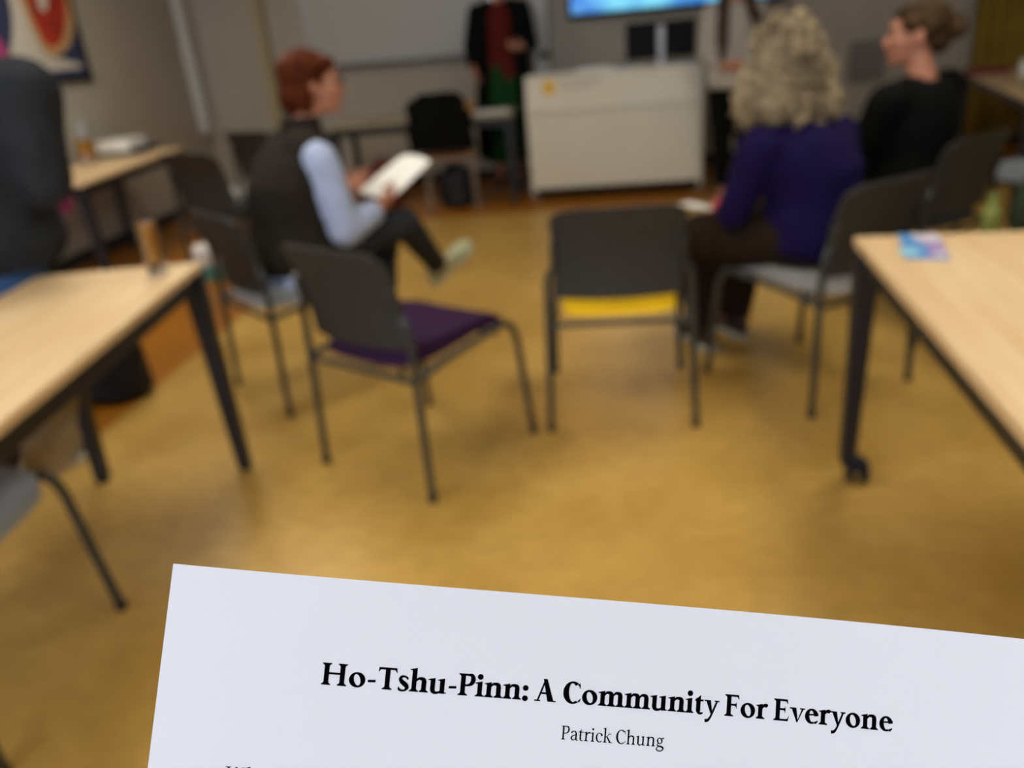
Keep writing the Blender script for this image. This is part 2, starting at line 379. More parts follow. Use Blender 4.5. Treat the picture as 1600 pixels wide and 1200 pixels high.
# curtain
cv = MB(); n = 240; x0, x1 = 3.52, 4.95
P = [(x0 + (x1 - x0) * i / n, BY - .16 + .045 * math.sin(i / n * 2 * PI * 13) + .015 * math.sin(i * .37)) for i in range(n + 1)]
zs = [.10, .6, 1.2, 1.8, 2.4, 2.75]
cv.v = [(x + .012 * math.sin(z * 3 + i * .1), y + (z - 1.4) * .004 * math.sin(i * .2), z) for z in zs for i, (x, y) in enumerate(P)]
cv.f = [(k * (n + 1) + i, k * (n + 1) + i + 1, (k + 1) * (n + 1) + i + 1, (k + 1) * (n + 1) + i) for k in range(len(zs) - 1) for i in range(n)]
t = thing('curtain', 'olive gold curtain hanging in folds at the right of the back wall', 'curtain', (4.2, BY, 2.8))
cu = obj('drape', cv, M['curtain'], t, world=True); so = cu.modifiers.new('s', 'SOLIDIFY'); so.thickness = .004
obj('curtain_rail', MB().tube([(3.4, BY - .16, 2.78), (4.97, BY - .16, 2.78)], .014), M['silver'], t, world=True)
tag(obj('wall_box', MB().box((2.65, BY - .04, .84), (.30, .08, .34)), mat('grey_box', (.20, .19, .17), .6), bevel=.012), 'dark grey box on the back wall beside the bun-haired person', 'box')

# ---------------------------------------------------------------- lectern desk with monitor
t = thing('lectern', 'wide white lectern with a yellow badge standing before the screen', 'lectern', (.255, 6.75, 0), -.04)
obj('lower_panel', MB().box((0, .01, .405), (1.40, .02, .60)), M['white_lam'], t, bevel=.004)
obj('upper_panel', MB().prism([(-.69, -.0, .715), (-.69, .02, .715), (-.69, .075, 1.0), (-.69, .055, 1.0)], (1.38, 0, 0)), M['white_lam'], t, smooth=False)
for s_ in (-1, 1):
    obj('side_panel', MB().prism([(s_ * .70 - .012, .02, .046), (s_ * .70 - .012, .62, .046), (s_ * .70 - .012, .62, .96), (s_ * .70 - .012, .08, 1.0), (s_ * .70 - .012, .02, .715)], (.024, 0, 0)), M['white_lam'], t, smooth=False, bevel=.002)
    for y in (.06, .56):
        obj('foot', MB().lathe((s_ * .66, y, 0), [(0, 0), (.022, 0), (.022, .02), (.012, .025), (.012, .045), (0, .045)], 14), M['silver'], t)
obj('worktop', MB().box((0, .34, .985), (1.40, .58, .025)), M['white_lam'], t, bevel=.004)
obj('plinth', MB().box((0, .33, .09), (1.34, .5, .10)), M['dark_gap'], t, smooth=False)
bd = MB(); P = []
bx, bz_ = -.515, .905; by = lambda z: .0 + (z - .715) / .285 * .055 - .001
K = 24
ring = [(bx + .056 * math.cos(2 * PI * i / K), bz_ + .062 * math.sin(2 * PI * i / K)) for i in range(K)]
bd.prism([(x, by(z) - .001, z) for x, z in ring], (0, .006, 0))
ba = obj('badge', bd, M['badge'], t, 'round yellow badge')
for i, (x0_, x1_, z_) in enumerate(((-.42, -.12, .935), (-.41, -.21, .885))):
    tx = MB(); x = x0_
    while x < x1_:
        wd = random.uniform(.02, .05); tx.prism([(x, by(z_) - .001, z_), (x + wd, by(z_) - .001, z_), (x + wd, by(z_ + .018) - .001, z_ + .018), (x, by(z_ + .018) - .001, z_ + .018)], (0, .004, 0)); x += wd + .012
    obj('lettering', tx, M['stain'], t, 'faint grey line of lettering', smooth=False)
t = thing('monitor', 'black computer monitor seen from behind on the white lectern', 'monitor', (.66, 7.04, .9985), 0)
obj('screen_housing', MB().box((0, 0, .19), (.56, .035, .28)), M['bezel'], t, bevel=.008)
obj('display', MB().box((0, .0185, .19), (.53, .002, .25)), mat('dim_display', (.01, .01, .012), .2), t, smooth=False)
obj('stand_column', MB().box((-.0, -.034, .15), (.055, .03, .30)), M['silver'], t, 'silver stand column', bevel=.006)
obj('stand_base', MB().box((0, -.02, .006), (.24, .18, .012)), M['silver'], t, bevel=.005)
pl = obj('paper_pile', MB().box((0, 0, .012), (.30, .21, .024)), M['white_card'], None, bevel=.002)
pl.location = (.12, 7.0, .9985); tag(pl, 'small pile of pale papers on the lectern beside the monitor', 'papers')

# ---------------------------------------------------------------- tables
def table(label, loc, rotz, L, Wd, H=.73, castors=False, splay=.02, top=None, ap=.055):
    """local frame: x across (Wd), y along (L), origin at the table centre on the floor"""
    t = thing('table', label, 'table', loc, rotz)
    obj('tabletop', MB().box((0, 0, H - .0125), (Wd, L, .025)), top or M['beech'], t, 'pale wood top', bevel=.004)
    a = MB(); z = H - .025 - ap / 2
    for s_ in (-1, 1):
        a.box((s_ * (Wd / 2 - .035), 0, z), (.03, L - .07, ap)); a.box((0, s_ * (L / 2 - .035), z), (Wd - .07, .03, ap))
    obj('apron', a, M['black_frame'], t, smooth=False, bevel=.003)
    for sx in (-1, 1):
        for sy in (-1, 1):
            x, y = sx * (Wd / 2 - .032), sy * (L / 2 - .032); dx, dy = sx * splay, 0
            zb = .065 if castors else .012
            lg = MB(); w0, w1 = .030, .021
            for (cx_, cy_, zz, w_) in ((x, y, H - .026, w0), (x + dx, y + dy, zb, w1)):
                lg.v += [(cx_ - w_, cy_ - w_, zz), (cx_ + w_, cy_ - w_, zz), (cx_ + w_, cy_ + w_, zz), (cx_ - w_, cy_ + w_, zz)]
            lg.f = [(0, 1, 2, 3), (7, 6, 5, 4)] + [(i, i + 4, (i + 1) % 4 + 4, (i + 1) % 4) for i in range(4)]
            l = obj('leg', lg, M['black_frame'], t, smooth=False, bevel=.005)
            if castors:
                c = MB(); cx_, cy_ = x + dx + .028, y + dy - .01
                c.tube([(cx_ - .013, cy_, .034), (cx_ - .030, cy_, .034)], .034, 20); c.tube([(cx_ + .013, cy_, .034), (cx_ + .030, cy_, .034)], .034, 20)
                c.tube([(cx_ - .02, cy_, .034), (cx_ + .02, cy_, .034)], .01)
                c.box((cx_ - .005, cy_, .062), (.05, .045, .03)); c.tube([(x + dx, y + dy, .07), (x + dx, y + dy, .05)], .018)
                obj('castor', c, M['navy'], l, 'black twin-wheel castor', bevel=.003)
            else:
                obj('foot', MB().lathe((x + dx, y + dy, 0), [(0, 0), (.02, 0), (.02, .012), (0, .014)], 14), M['navy'], l)
    return t
table('pale wood table on slim black legs at the left, where the grey-sweatered man leans', (-1.380, 1.560, 0), .118, 1.50, .52)
table('pale wood table on black castored legs at the right, under the blue leaflet', (.943, 1.473, 0), -.10, 1.30, .60, castors=True, splay=.0, H=.73)
table('small pale wood table against the left wall below the picture', (-3.33, 5.30, 0), .12, 1.75, .60, ap=.06)
t = table('long narrow table before the whiteboard, left of the white lectern', (-1.33, 7.0, 0), PI / 2, 1.52, .60, H=.745, ap=.07, top=mat('dull_wood_top', (.36, .31, .22), .5, var=.08, vscale=5))
table('pale wood table in front of the olive curtain', (3.32, 6.08, 0), -.265, 2.45, .9, ap=.06)
# ================================================================ chairs
def make_chair(label, loc, rotz, seat_mat):
    """faces local +Y"""
    t = thing('stacking_chair', label, 'chair', loc, rotz)
    # seat pad with a waterfall front
    s = MB(); nx, ny = 10, 12; top = []; bot = []
    for j in range(ny + 1):
        v = j / ny; y = -.215 + .455 * v
        for i in range(nx + 1):
            u = i / nx * 2 - 1; hw = .190 + .012 * v
            z = .470 + .006 * abs(u) ** 3 - .010 * math.sin(PI * v) * (1 - u * u) - (.035 * max(0, (v - .8) / .2) ** 2) + .01 * max(0, (.15 - v) / .15)
            cr = .03 * (abs(u) ** 8)
            top.append((u * hw, y - (cr if v > .5 else -cr), z)); bot.append((u * hw * .985, y - (cr if v > .5 else -cr) - .026 * max(0, 1 - v * 3), z - .062 + .027 * v))
    s.v = top + bot; k = len(top); w_ = nx + 1
    for j in range(ny):
        for i in range(nx):
            a = j * w_ + i; s.f.append((a, a + 1, a + w_ + 1, a + w_)); s.f.append((k + a, k + a + w_, k + a + w_ + 1, k + a + 1))
    rim = [i for i in range(w_)] + [j * w_ + nx for j in range(1, ny + 1)] + [ny * w_ + i for i in range(nx - 1, -1, -1)] + [j * w_ for j in range(ny - 1, 0, -1)]
    for a, b in zip(rim, rim[1:] + rim[:1]): s.f.append((a, k + a, k + b, b))
    obj('seat', s, seat_mat, t, 'upholstered seat')
    # backrest: thin curved shell, wider at the top, rounded corners
    b = MB(); nx, nz = 14, 10; fr = []; bk = []
    for j in range(nz + 1):
        v = j / nz; z = .484 + .306 * v
        for i in range(nx + 1):
            u = i / nx * 2 - 1; hw = .207 + .010 * v
            zz = z - (.025 * abs(u) ** 10 * (1 if v > .9 else 0)) + .008 * (1 - u * u) * (v - .3)
            y = -.222 - .075 * v - .035 * (1 - u * u) + .02 * math.sin(PI * v)
            fr.append((u * hw, y, zz)); bk.append((u * hw, y - .013, zz))
    b.v = fr + bk; k = len(fr); w_ = nx + 1
    for j in range(nz):
        for i in range(nx):
            a = j * w_ + i; b.f.append((a, a + 1, a + w_ + 1, a + w_)); b.f.append((k + a, k + a + w_, k + a + w_ + 1, k + a + 1))
    rim = [i for i in range(w_)] + [j * w_ + nx for j in range(1, nz + 1)] + [nz * w_ + i for i in range(nx - 1, -1, -1)] + [j * w_ for j in range(nz - 1, 0, -1)]
    for a, c in zip(rim, rim[1:] + rim[:1]): b.f.append((a, k + a, k + c, c))
    obj('backrest', b, M['chair_plastic'], t, 'charcoal backrest', bevel=.004)
    for sx in (-1, 1):
        # rear leg runs up past the seat and hooks in to the backrest edge
        rl = [(sx * .252, -.262, .01), (sx * .240, -.25, .40), (sx * .236, -.248, .50)] + arcpts((sx * .236, -.248, .52), (sx * .235, -.25, .575), (sx * .209, -.252, .595), 5) + [(sx * .207, -.272, .68)]
        l = obj('leg', MB().tube(rl, .0125, 12), M['chair_metal'], t)
        obj('foot', MB().lathe((sx * .252, -.262, 0), [(0, 0), (.014, 0), (.015, .02), (0, .022)], 12), M['navy'], l)
        fl = [(sx * .255, .265, .01), (sx * .238, .235, .36)] + arcpts((sx * .236, .23, .385), (sx * .232, .222, .430), (sx * .222, .18, .432), 5)
        l = obj('leg', MB().tube(fl, .0125, 12), M['chair_metal'], t)
        obj('foot', MB().lathe((sx * .255, .265, 0), [(0, 0), (.014, 0), (.015, .02), (0, .022)], 12), M['navy'], l)
    f = MB()
    for sx in (-1, 1): f.tube([(sx * .222, .18, .432), (sx * .225, -.1, .415), (sx * .239, -.249, .400)], .0115, 12)
    f.tube([(-.239, -.249, .392), (.239, -.249, .392)], .010, 10); f.tube([(-.222, .15, .415), (.222, .15, .415)], .010, 10)
    obj('seat_frame', f, M['chair_metal'], t)
    return t
purple = make_chair('empty charcoal chair with a purple seat in the middle foreground', (-.58, 2.41, 0), math.radians(-33), M['purple_seat'])
def yaw(dx, dy): return math.atan2(dy, dx) - PI / 2
dup(purple, (.098, 2.76, 0), -.01, 'empty charcoal chair with a bright yellow seat, seen square from behind', M['yellow_seat'])
CH1 = (-1.19, 3.07); dup(purple, (*CH1, 0), yaw(.70, .71), 'charcoal chair with a grey seat under the red-haired woman', M['grey_seat'])
CH2 = (.815, 2.885); dup(purple, (*CH2, 0), yaw(-.55, .84), 'charcoal chair with a pale grey seat under the curly-haired woman in purple', M['pale_seat'])
CH3 = (1.41, 3.65); dup(purple, (*CH3, 0), yaw(-.58, .81), 'charcoal chair under the bun-haired person in black', M['black_seat'])
dup(purple, (-1.515, 1.30, 0), yaw(1, .06), 'grey-seated chair tucked under the left-hand wooden table', M['grey_seat'])
g1 = dup(purple, (-2.08, 4.69, 0), yaw(.44, .9), 'empty dark chair between the small table and the red-haired woman', M['black_seat'])
g2 = dup(purple, (-2.18, 5.84, 0), yaw(.44, .9), 'empty dark chair behind the red-haired woman, left of the whiteboard table', M['black_seat'])
dup(purple, (2.30, 4.35, 0), yaw(-.75, .65), 'charcoal chair with a grey seat behind the bun-haired person, under the curtain table', M['grey_seat'])
CH4 = (1.58, 2.88); dup(purple, (*CH4, 0), yaw(-.06, 1), 'chair at the right edge carrying a dark green coat', M['black_seat'])
g1.scale = g2.scale = (1.08, 1.08, 1.08)
# wooden chair behind the long table, with a black coat over it
def wood_chair(loc, rotz):
    t = thing('wooden_chair', 'chair with an orange-brown plywood seat and grey legs, under the black coat', 'chair', loc, rotz)
    obj('seat', MB().box((0, 0, .45), (.42, .42, .03)), M['orange_wood'], t, bevel=.012)
    obj('backrest', MB().box((0, .21, .76), (.40, .015, .20), Matrix.Rotation(-.12, 3, 'X')), M['orange_wood'], t, bevel=.006)
    for sx in (-1, 1):
        obj('leg', MB().tube([(sx * .20, .22, .01), (sx * .19, .19, .45), (sx * .19, .225, .84)], .013), M['silver'], t)
        obj('leg', MB().tube([(sx * .20, -.20, .01), (sx * .19, -.18, .44)], .013), M['silver'], t)
    obj('seat_frame', MB().tube([(-.19, -.18, .425), (-.19, .18, .425)], .011).tube([(.19, -.18, .425), (.19, .18, .425)], .011).tube([(-.19, -.17, .425), (.19, -.17, .425)], .011).tube([(-.19, .17, .425), (.19, .17, .425)], .011), M['silver'], t)
    return t
wood_chair((-1.13, 6.80, 0), .10 + PI)
# coat hanging on it: shell draped over the back
def coat(label, base, width, top, bottom, yaw_, mt, thick=.10, name='coat', wav=.012, disp=.012):
    m = MB(); rings = []
    n = 9
    for i in range(n):
        v = i / (n - 1); z = bottom + (top - bottom) * v
        w_ = width * (.56 - .08 * v - .16 * max(0, v - .85) / .15); d = thick * (.55 - .25 * v)
        ca, sa = math.cos(yaw_), math.sin(yaw_)
        rings.append(((base[0] + wav * math.sin(i * 1.7), base[1], z), (ca * w_, sa * w_, 0), (-sa * d, ca * d, 0)))
    m.loft(rings, 40)
    me = remesh(m, .012, 2, disp=lambda c: disp * noise.noise(Vector((c.x * 14, c.y * 14, c.z * 3))))
    o = obj_me(name, me, mt); return o
o = coat('', (-1.15, 6.575), .50, .95, .50, .10, M['black_cloth'], .12)
tag(o, 'black coat draped over the chair at the long table before the whiteboard', 'coat')
o = coat('', (1.565, 2.585), .50, .83, .20, .06, M['coat_green'], .16)
tag(o, 'dark green coat hanging over the chair at the right edge', 'coat')

# ================================================================ people
def V(*a): return Vector(a)
def add_hand(m, wrist, d, palm_n, side, curl=.5, sc_=1.0):
    """palm + four unequal fingers + thumb; d: forearm direction, palm_n: palm facing normal, side: +1/-1 where the thumb sits along d x palm_n"""
    d = d.normalized(); n = (palm_n - d * palm_n.dot(d)).normalized(); s = d.cross(n) * side
    wrist = Vector(wrist)
    m.loft([(wrist - d * .02, s * .026, n * .018), (wrist + d * .02, s * .032, n * .017), (wrist + d * .055, s * .040, n * .015), (wrist + d * .085, s * .040, n * .013), (wrist + d * .098, s * .034, n * .009)], 16)
    for i, (off, ln) in enumerate(((.030, .072), (.0105, .080), (-.0095, .074), (-.029, .058))):
        b = wrist + d * .088 + s * off; dd = d.copy(); pts = [b - d * .015, b]; r = [.0092, .0092]
        for k in range(3):
            c_ = curl * (.55 + .35 * k) * (1 + .06 * i); dd = (math.cos(c_) * dd + math.sin(c_) * n).normalized(); n2 = (n - dd * n.dot(dd)).normalized()
            b = b + dd * ln * (.45, .32, .25)[k]; pts.append(b); r.append((.0086, .0080, .0070)[k])
            if k < 2: n = n2
        n = (palm_n - d * palm_n.dot(d)).normalized()
        m.tube(pts, r, 10, round_caps=True)
    t0 = wrist + d * .018 + s * .026
    m.tube([t0, t0 + d * .026 + s * .020 + n * .010, t0 + d * .052 + s * .026 + n * .024, t0 + d * .070 + s * .020 + n * .036], [.013, .0115, .010, .008], 10, round_caps=True)
def head_frame(fw, up=None):
    fw = fw.normalized(); up = up or V(0, 0, 1); x = fw.cross(up).normalized(); u = x.cross(fw)
    return Matrix((x, fw, u)).transposed()     # columns: right, forward, up
def add_head(m, c, R3):
    A = lambda x, y, z: c + R3 @ V(x, y, z)
    m.ell(A(0, -.018, .030), (.076, .096, .090), R3)
    m.ell(A(0, .030, -.005), (.064, .068, .085), R3)
    m.ell(A(0, .040, -.055), (.050, .052, .055), R3)
    m.ell(A(0, .074, -.092), (.022, .020, .018), R3)              # chin
    m.ell(A(0, .074, .038), (.048, .024, .030), R3)               # brow
    m.tube([A(0, .088, .022), A(0, .102, -.004), A(0, .112, -.022)], [.008, .011, .013], 10, round_caps=True)   # nose
    for s in (-1, 1):
        m.ell(A(s * .011, .100, -.026), (.009, .010, .008), R3)
        m.ell(A(s * .034, .070, -.018), (.024, .022, .022), R3)   # cheek
        m.ell(A(s * .077, -.008, -.004), (.009, .020, .032), R3 @ Matrix.Rotation(s * .3, 3, 'Z'))
        m.ell(A(s * .074, -.002, -.026), (.007, .012, .012), R3)
    m.ell(A(0, .090, -.052), (.024, .011, .007), R3); m.ell(A(0, .088, -.063), (.021, .011, .008), R3)
def face_parts(root, c, R3, glasses=False):
    A = lambda x, y, z: c + R3 @ V(x, y, z)
    for s in (-1, 1):
        e = obj('eye', MB().ell(A(s * .030, .080, .010), (.0115, .0105, .0065), R3, 14, 10), M['eye_white'], root, world=True)
        obj('iris', MB().ell(A(s * .030, .0885, .010), (.0052, .003, .0052), R3, 12, 8), M['iris'], e, world=True)
        obj('eyebrow', MB().tube([A(s * .014, .098, .030), A(s * .030, .096, .035), A(s * .048, .082, .030)], [.003, .0035, .002], 8, round_caps=True), M['dark_hair'], root, world=True)
    obj('lips', MB().tube([A(-.024, .090, -.056), A(-.008, .101, -.054), A(.008, .101, -.054), A(.024, .090, -.056)], [.003, .0055, .0055, .003], 8, round_caps=True), M['lips'], root, world=True)
    if glasses:
        g = MB()
        for s in (-1, 1):
            g.tube([A(s * .031 + .022 * math.cos(a), .108, .008 + .018 * math.sin(a)) for a in [2 * PI * i / 16 for i in range(17)]], .0016, 6)
            g.tube([A(s * .053, .108, .012), A(s * .078, .09, .012), A(s * .083, .0, .010), A(s * .080, -.02, -.005)], .0016, 6)
        g.tube([A(-.009, .108, .012), A(.009, .108, .012)], .0016, 6)
        obj('glasses', g, M['bezel'], root, world=True)
def ring(c, R3, a, b): return (c, R3 @ V(a, 0, 0), R3 @ V(0, b, 0))
def person(label, base, J, fwd, hfwd, hands, outfit, head=True, glasses=False, female=True, curl=.5, hup=None, vx=.007):
    """J: joint positions in the room; fwd: chest direction; builds one skin body and clothing shells"""
    root = thing('person', label, 'person', base)
    B3 = head_frame(fwd); H3 = head_frame(hfwd, hup)
    pel, ch, nk, hd = (Vector(J[k]) for k in ('pelvis', 'chest', 'neck', 'head'))
    sh = {s: Vector(J['sh' + s]) for s in 'LR'}; el = {s: Vector(J['el' + s]) for s in 'LR'}; wr = {s: Vector(J['wr' + s]) for s in 'LR'}
    hp = {s: Vector(J['hip' + s]) for s in 'LR'}; kn = {s: Vector(J['kn' + s]) for s in 'LR'}; an = {s: Vector(J['an' + s]) for s in 'LR'}; toe = {s: Vector(J['toe' + s]) for s in 'LR'}
    belly = pel.lerp(ch, .42) ; sw = (sh['L'] - sh['R']).length / 2
    def torso(m, g, bottom=0, top=True, reach=1.0):
        up = (ch - pel).normalized()
        rs = [ring(pel - up * (.10 + bottom), B3, .15 + g, .11 + g), ring(pel - up * .03, B3, .175 + g, .125 + g), ring(pel + up * .06, B3, .165 + g, .115 + g),
              ring(belly + up * .02, B3, .145 + g, .105 + g), ring(ch, B3, .160 + g, .115 + g), ring(ch + (nk - ch) * .55, B3, .155 + g, .10 + g),
              ring(ch + (nk - ch) * .86, B3, .10 + g, .072 + g)]
        if top: rs.append(ring(nk, B3, .055 + g * .6, .058 + g * .6))
        m.loft(rs, 28)
        mid = (sh['L'] + sh['R']) / 2
        for s in 'LR':
            m.tube([mid.lerp(sh[s], .3), mid.lerp(sh[s], .7), mid.lerp(sh[s], reach)], [.056 + g * .8, .054 + g * .6, .050 + g * .45], 14, round_caps=True)
    b = MB(); torso(b, 0)
    b.tube([nk - (hd - nk) * .25, nk.lerp(hd, .35), hd + H3 @ V(0, -.01, -.03)], [.062, .052, .052], 16, round_caps=True)
    if head: add_head(b, hd, H3)
    for s in 'LR':
        b.tube([sh[s], sh[s].lerp(el[s], .5), el[s]], [.048, .043, .036], 14, round_caps=True); b.tube([el[s], el[s].lerp(wr[s], .4), wr[s]], [.037, .034, .024], 14, round_caps=True)
        hdn = hands.get(s)
        if hdn: add_hand(b, wr[s], Vector(hdn[0]), Vector(hdn[1]), hdn[2], hdn[3] if len(hdn) > 3 else curl)
        b.tube([hp[s], hp[s].lerp(kn[s], .5), kn[s]], [.088, .075, .054], 16, round_caps=True); b.tube([kn[s], kn[s].lerp(an[s], .35), an[s]], [.052, .053, .034], 14, round_caps=True)
        b.tube([an[s], an[s].lerp(toe[s], .5), toe[s]], [.034, .030, .022], 12, round_caps=True)
    obj_me('body', remesh(b, vx, 3), M['skin'], root, 'bare skin of face, neck and hands')
    if head: face_parts(root, hd, H3, glasses)
    fold = lambda k, a: (lambda c: a * (noise.noise(c * k) + .5 * noise.noise(c * k * 2.3)))
    # top
    tp = outfit['top']; g = tp.get('g', .016); m = MB(); torso(m, g, tp.get('long', 0), reach=1.0 if tp.get('sleeves', True) else .80)
    if tp.get('sleeves', True):
        for s in 'LR':
            m.tube([sh[s], sh[s].lerp(el[s], .5), el[s]], [.058 + g * .5, .054 + g * .4, .048 + g * .3], 16, round_caps=True)
            m.tube([el[s], el[s].lerp(wr[s], .5), el[s].lerp(wr[s], .93)], [.048 + g * .3, .044, .034], 16, round_caps=False)
    obj_me(tp['name'], remesh(m, .011, 3, disp=fold(9, .006)), tp['mat'], root, tp.get('label'))
    if 'shirt' in outfit:
        so = outfit['shirt']
        for s in 'LR':
            m = MB(); m.tube([sh[s] - B3 @ V(0, 0, .02), sh[s].lerp(el[s], .5), el[s]], [.070, .074, .066], 16, round_caps=True)
            m.tube([el[s], el[s].lerp(wr[s], .5), el[s].lerp(wr[s], .92)], [.066, .062, .046], 16)
            obj_me('sleeve', remesh(m, .008, 3, disp=fold(14, .006)), so['mat'], root, so['label'])
        m = MB(); up = (ch - pel).normalized()
        m.loft([ring(pel - up * .17, B3, .20, .135), ring(pel - up * .06, B3, .198, .145), ring(pel + up * .03, B3, .180, .13)], 30)
        obj_me('shirt_tail', remesh(m, .009, 2, disp=fold(16, .01)), so['mat'], root, so['label'])
        obj('collar', MB().loft([ring(nk - B3 @ V(0, .0, .05), B3, .120, .092), ring(nk - B3 @ V(0, .0, .01), B3, .086, .082), ring(nk + B3 @ V(0, .0, .055), B3, .076, .076), ring(nk + B3 @ V(0, .0, .062), B3, .068, .068)], 24), tp['mat'], root, 'high quilted collar', world=True)
    # trousers or skirt
    lo = outfit['low']
    if lo['kind'] == 'trousers':
        m = MB(); up = (ch - pel).normalized(); gg = .014
        m.loft([ring(pel - up * .10, B3, .155 + gg, .12 + gg), ring(pel, B3, .175 + gg, .125 + gg), ring(pel + up * .08, B3, .155 + gg, .11 + gg)], 28)
        w_ = lo.get('w', 1)
        for s in 'LR':
            m.tube([hp[s], hp[s].lerp(kn[s], .5), kn[s]], [.098, .086 * w_, .068 * w_], 18, round_caps=True)
            m.tube([kn[s], kn[s].lerp(an[s], .4), kn[s].lerp(an[s], .96)], [.067 * w_, .062 * w_, .050 * w_], 16)
        obj_me('trousers', remesh(m, .011, 3, disp=fold(8, .006)), lo['mat'], root, lo.get('label'))
    else:
        m = MB(); z0 = lo['hem']
        m.loft([ring(V(pel.x, pel.y, z0), B3, lo.get('w', .27), .20), ring(V(pel.x, pel.y, (z0 + pel.z) / 2), B3, .225, .17), ring(pel - V(0, 0, .05), B3, .195, .145), ring(pel + V(0, 0, .10), B3, .165, .12)], 36)
        obj_me('skirt', remesh(m, .01, 2, disp=lambda c: .014 * noise.noise(V(c.x * 16, c.y * 16, c.z * 1.5))), lo['mat'], root, lo.get('label'))
    # shoes
    for i, s in enumerate('RL'):
        sm = outfit['shoes'][i]; d = (toe[s] - an[s]); dn = d.normalized()
        shin = (an[s] - kn[s]).normalized(); dn = (dn - shin * dn.dot(shin)).normalized() if outfit.get('sq', True) else dn
        side = dn.cross(shin).normalized(); c0 = an[s] + shin * .035
        m = MB(); S3 = Matrix((side, dn, -shin)).transposed()
        A = lambda x, y, z: c0 + S3 @ V(x, y, z)
        m.loft([(A(0, -.075, .02), S3 @ V(.018, 0, 0), S3 @ V(0, 0, .03)), (A(0, -.06, .018), S3 @ V(.034, 0, 0), S3 @ V(0, 0, .045)), (A(0, -.01, .014), S3 @ V(.036, 0, 0), S3 @ V(0, 0, .050)), (A(0, .06, .002), S3 @ V(.038, 0, 0), S3 @ V(0, 0, .038)),
                (A(0, .13, -.006), S3 @ V(.045, 0, 0), S3 @ V(0, 0, .028)), (A(0, .175, -.010), S3 @ V(.036, 0, 0), S3 @ V(0, 0, .022)), (A(0, .195, -.012), S3 @ V(.016, 0, 0), S3 @ V(0, 0, .012))], 20)
        m.tube([an[s] - shin * .02, c0], [.042, .044], 14)
        so = obj_me('shoe', remesh(m, .006, 2), sm, root)
        m = MB(); m.loft([(A(0, -.08, -.034), S3 @ V(.025, 0, 0), S3 @ V(0, 0, .008)), (A(0, -.05, -.034), S3 @ V(.038, 0, 0), S3 @ V(0, 0, .010)), (A(0, .05, -.034), S3 @ V(.036, 0, 0), S3 @ V(0, 0, .009)),
                (A(0, .13, -.034), S3 @ V(.049, 0, 0), S3 @ V(0, 0, .009)), (A(0, .18, -.032), S3 @ V(.038, 0, 0), S3 @ V(0, 0, .008)), (A(0, .202, -.030), S3 @ V(.012, 0, 0), S3 @ V(0, 0, .006))], 20)
        obj('sole', m, outfit.get('sole', M['shoe_sole']), so, world=True)
    return root, H3, B3
# ---------------------------------------------------------------- seated woman with red hair
def hair_obj(root, m, voxel, mt, amp, k, st=(1, 1, .25), label=None, sm=2):
    me = remesh(m, voxel, sm, disp=lambda c: amp * (noise.noise(V(c.x * k * st[0], c.y * k * st[1], c.z * k * st[2])) + .5 * noise.noise(V(c.x * k * 2.2 * st[0], c.y * k * 2.2 * st[1], c.z * k * 2.2 * st[2]))))
    return obj_me('hair', me, mt, root, label)
J = dict(pelvis=(-1.19, 3.07, .575), chest=(-1.165, 3.10, .84), neck=(-1.10, 3.16, 1.02), head=(-1.035, 3.205, 1.19),
         shR=(-1.00, 3.00, .955), shL=(-1.24, 3.26, .955), elR=(-.955, 3.02, .655), elL=(-1.19, 3.36, .70), wrR=(-.860, 3.215, .690), wrL=(-1.055, 3.400, .745),
         hipR=(-1.10, 3.04, .555), hipL=(-1.22, 3.16, .555), knR=(-.79, 3.36, .600), knL=(-.93, 3.50, .500), anR=(-.725, 3.67, .315), anL=(-.93, 3.22, .085), toeR=(-.60, 3.79, .36), toeL=(-.76, 3.24, .05))
r1, H, B = person('person with auburn bob and glasses, dark vest over pale blue shirt, reading a sheet', (-1.19, 3.07, 0), J, V(.70, .71, 0), V(.92, .39, -.04),
    {'R': (V(.45, .75, .30), V(-.5, .5, .6), 1, .55), 'L': (V(.60, .60, .25), V(.6, -.3, .6), -1, .55)},
    dict(top=dict(name='vest', mat=M['vest'], g=.054, sleeves=False, long=-.035), shirt=dict(mat=M['shirt'], label='pale blue shirt'), low=dict(kind='trousers', mat=M['jeans_dark']), shoes=(M['shoe_sage'], M['shoe_dark']), sole=M['shoe_sole']), glasses=True)
A = lambda x, y, z: Vector(J['head']) + H @ V(x, y, z)
m = MB(); m.ell(A(0, -.034, .040), (.092, .106, .094), H); m.ell(A(0, -.080, -.035), (.078, .058, .085), H)
for s in (-1, 1): m.ell(A(s * .066, -.050, -.030), (.024, .040, .075), H); m.ell(A(s * .05, .04, .075), (.036, .045, .03), H)
hair_obj(r1, m, .006, M['red_hair'], .008, 45)
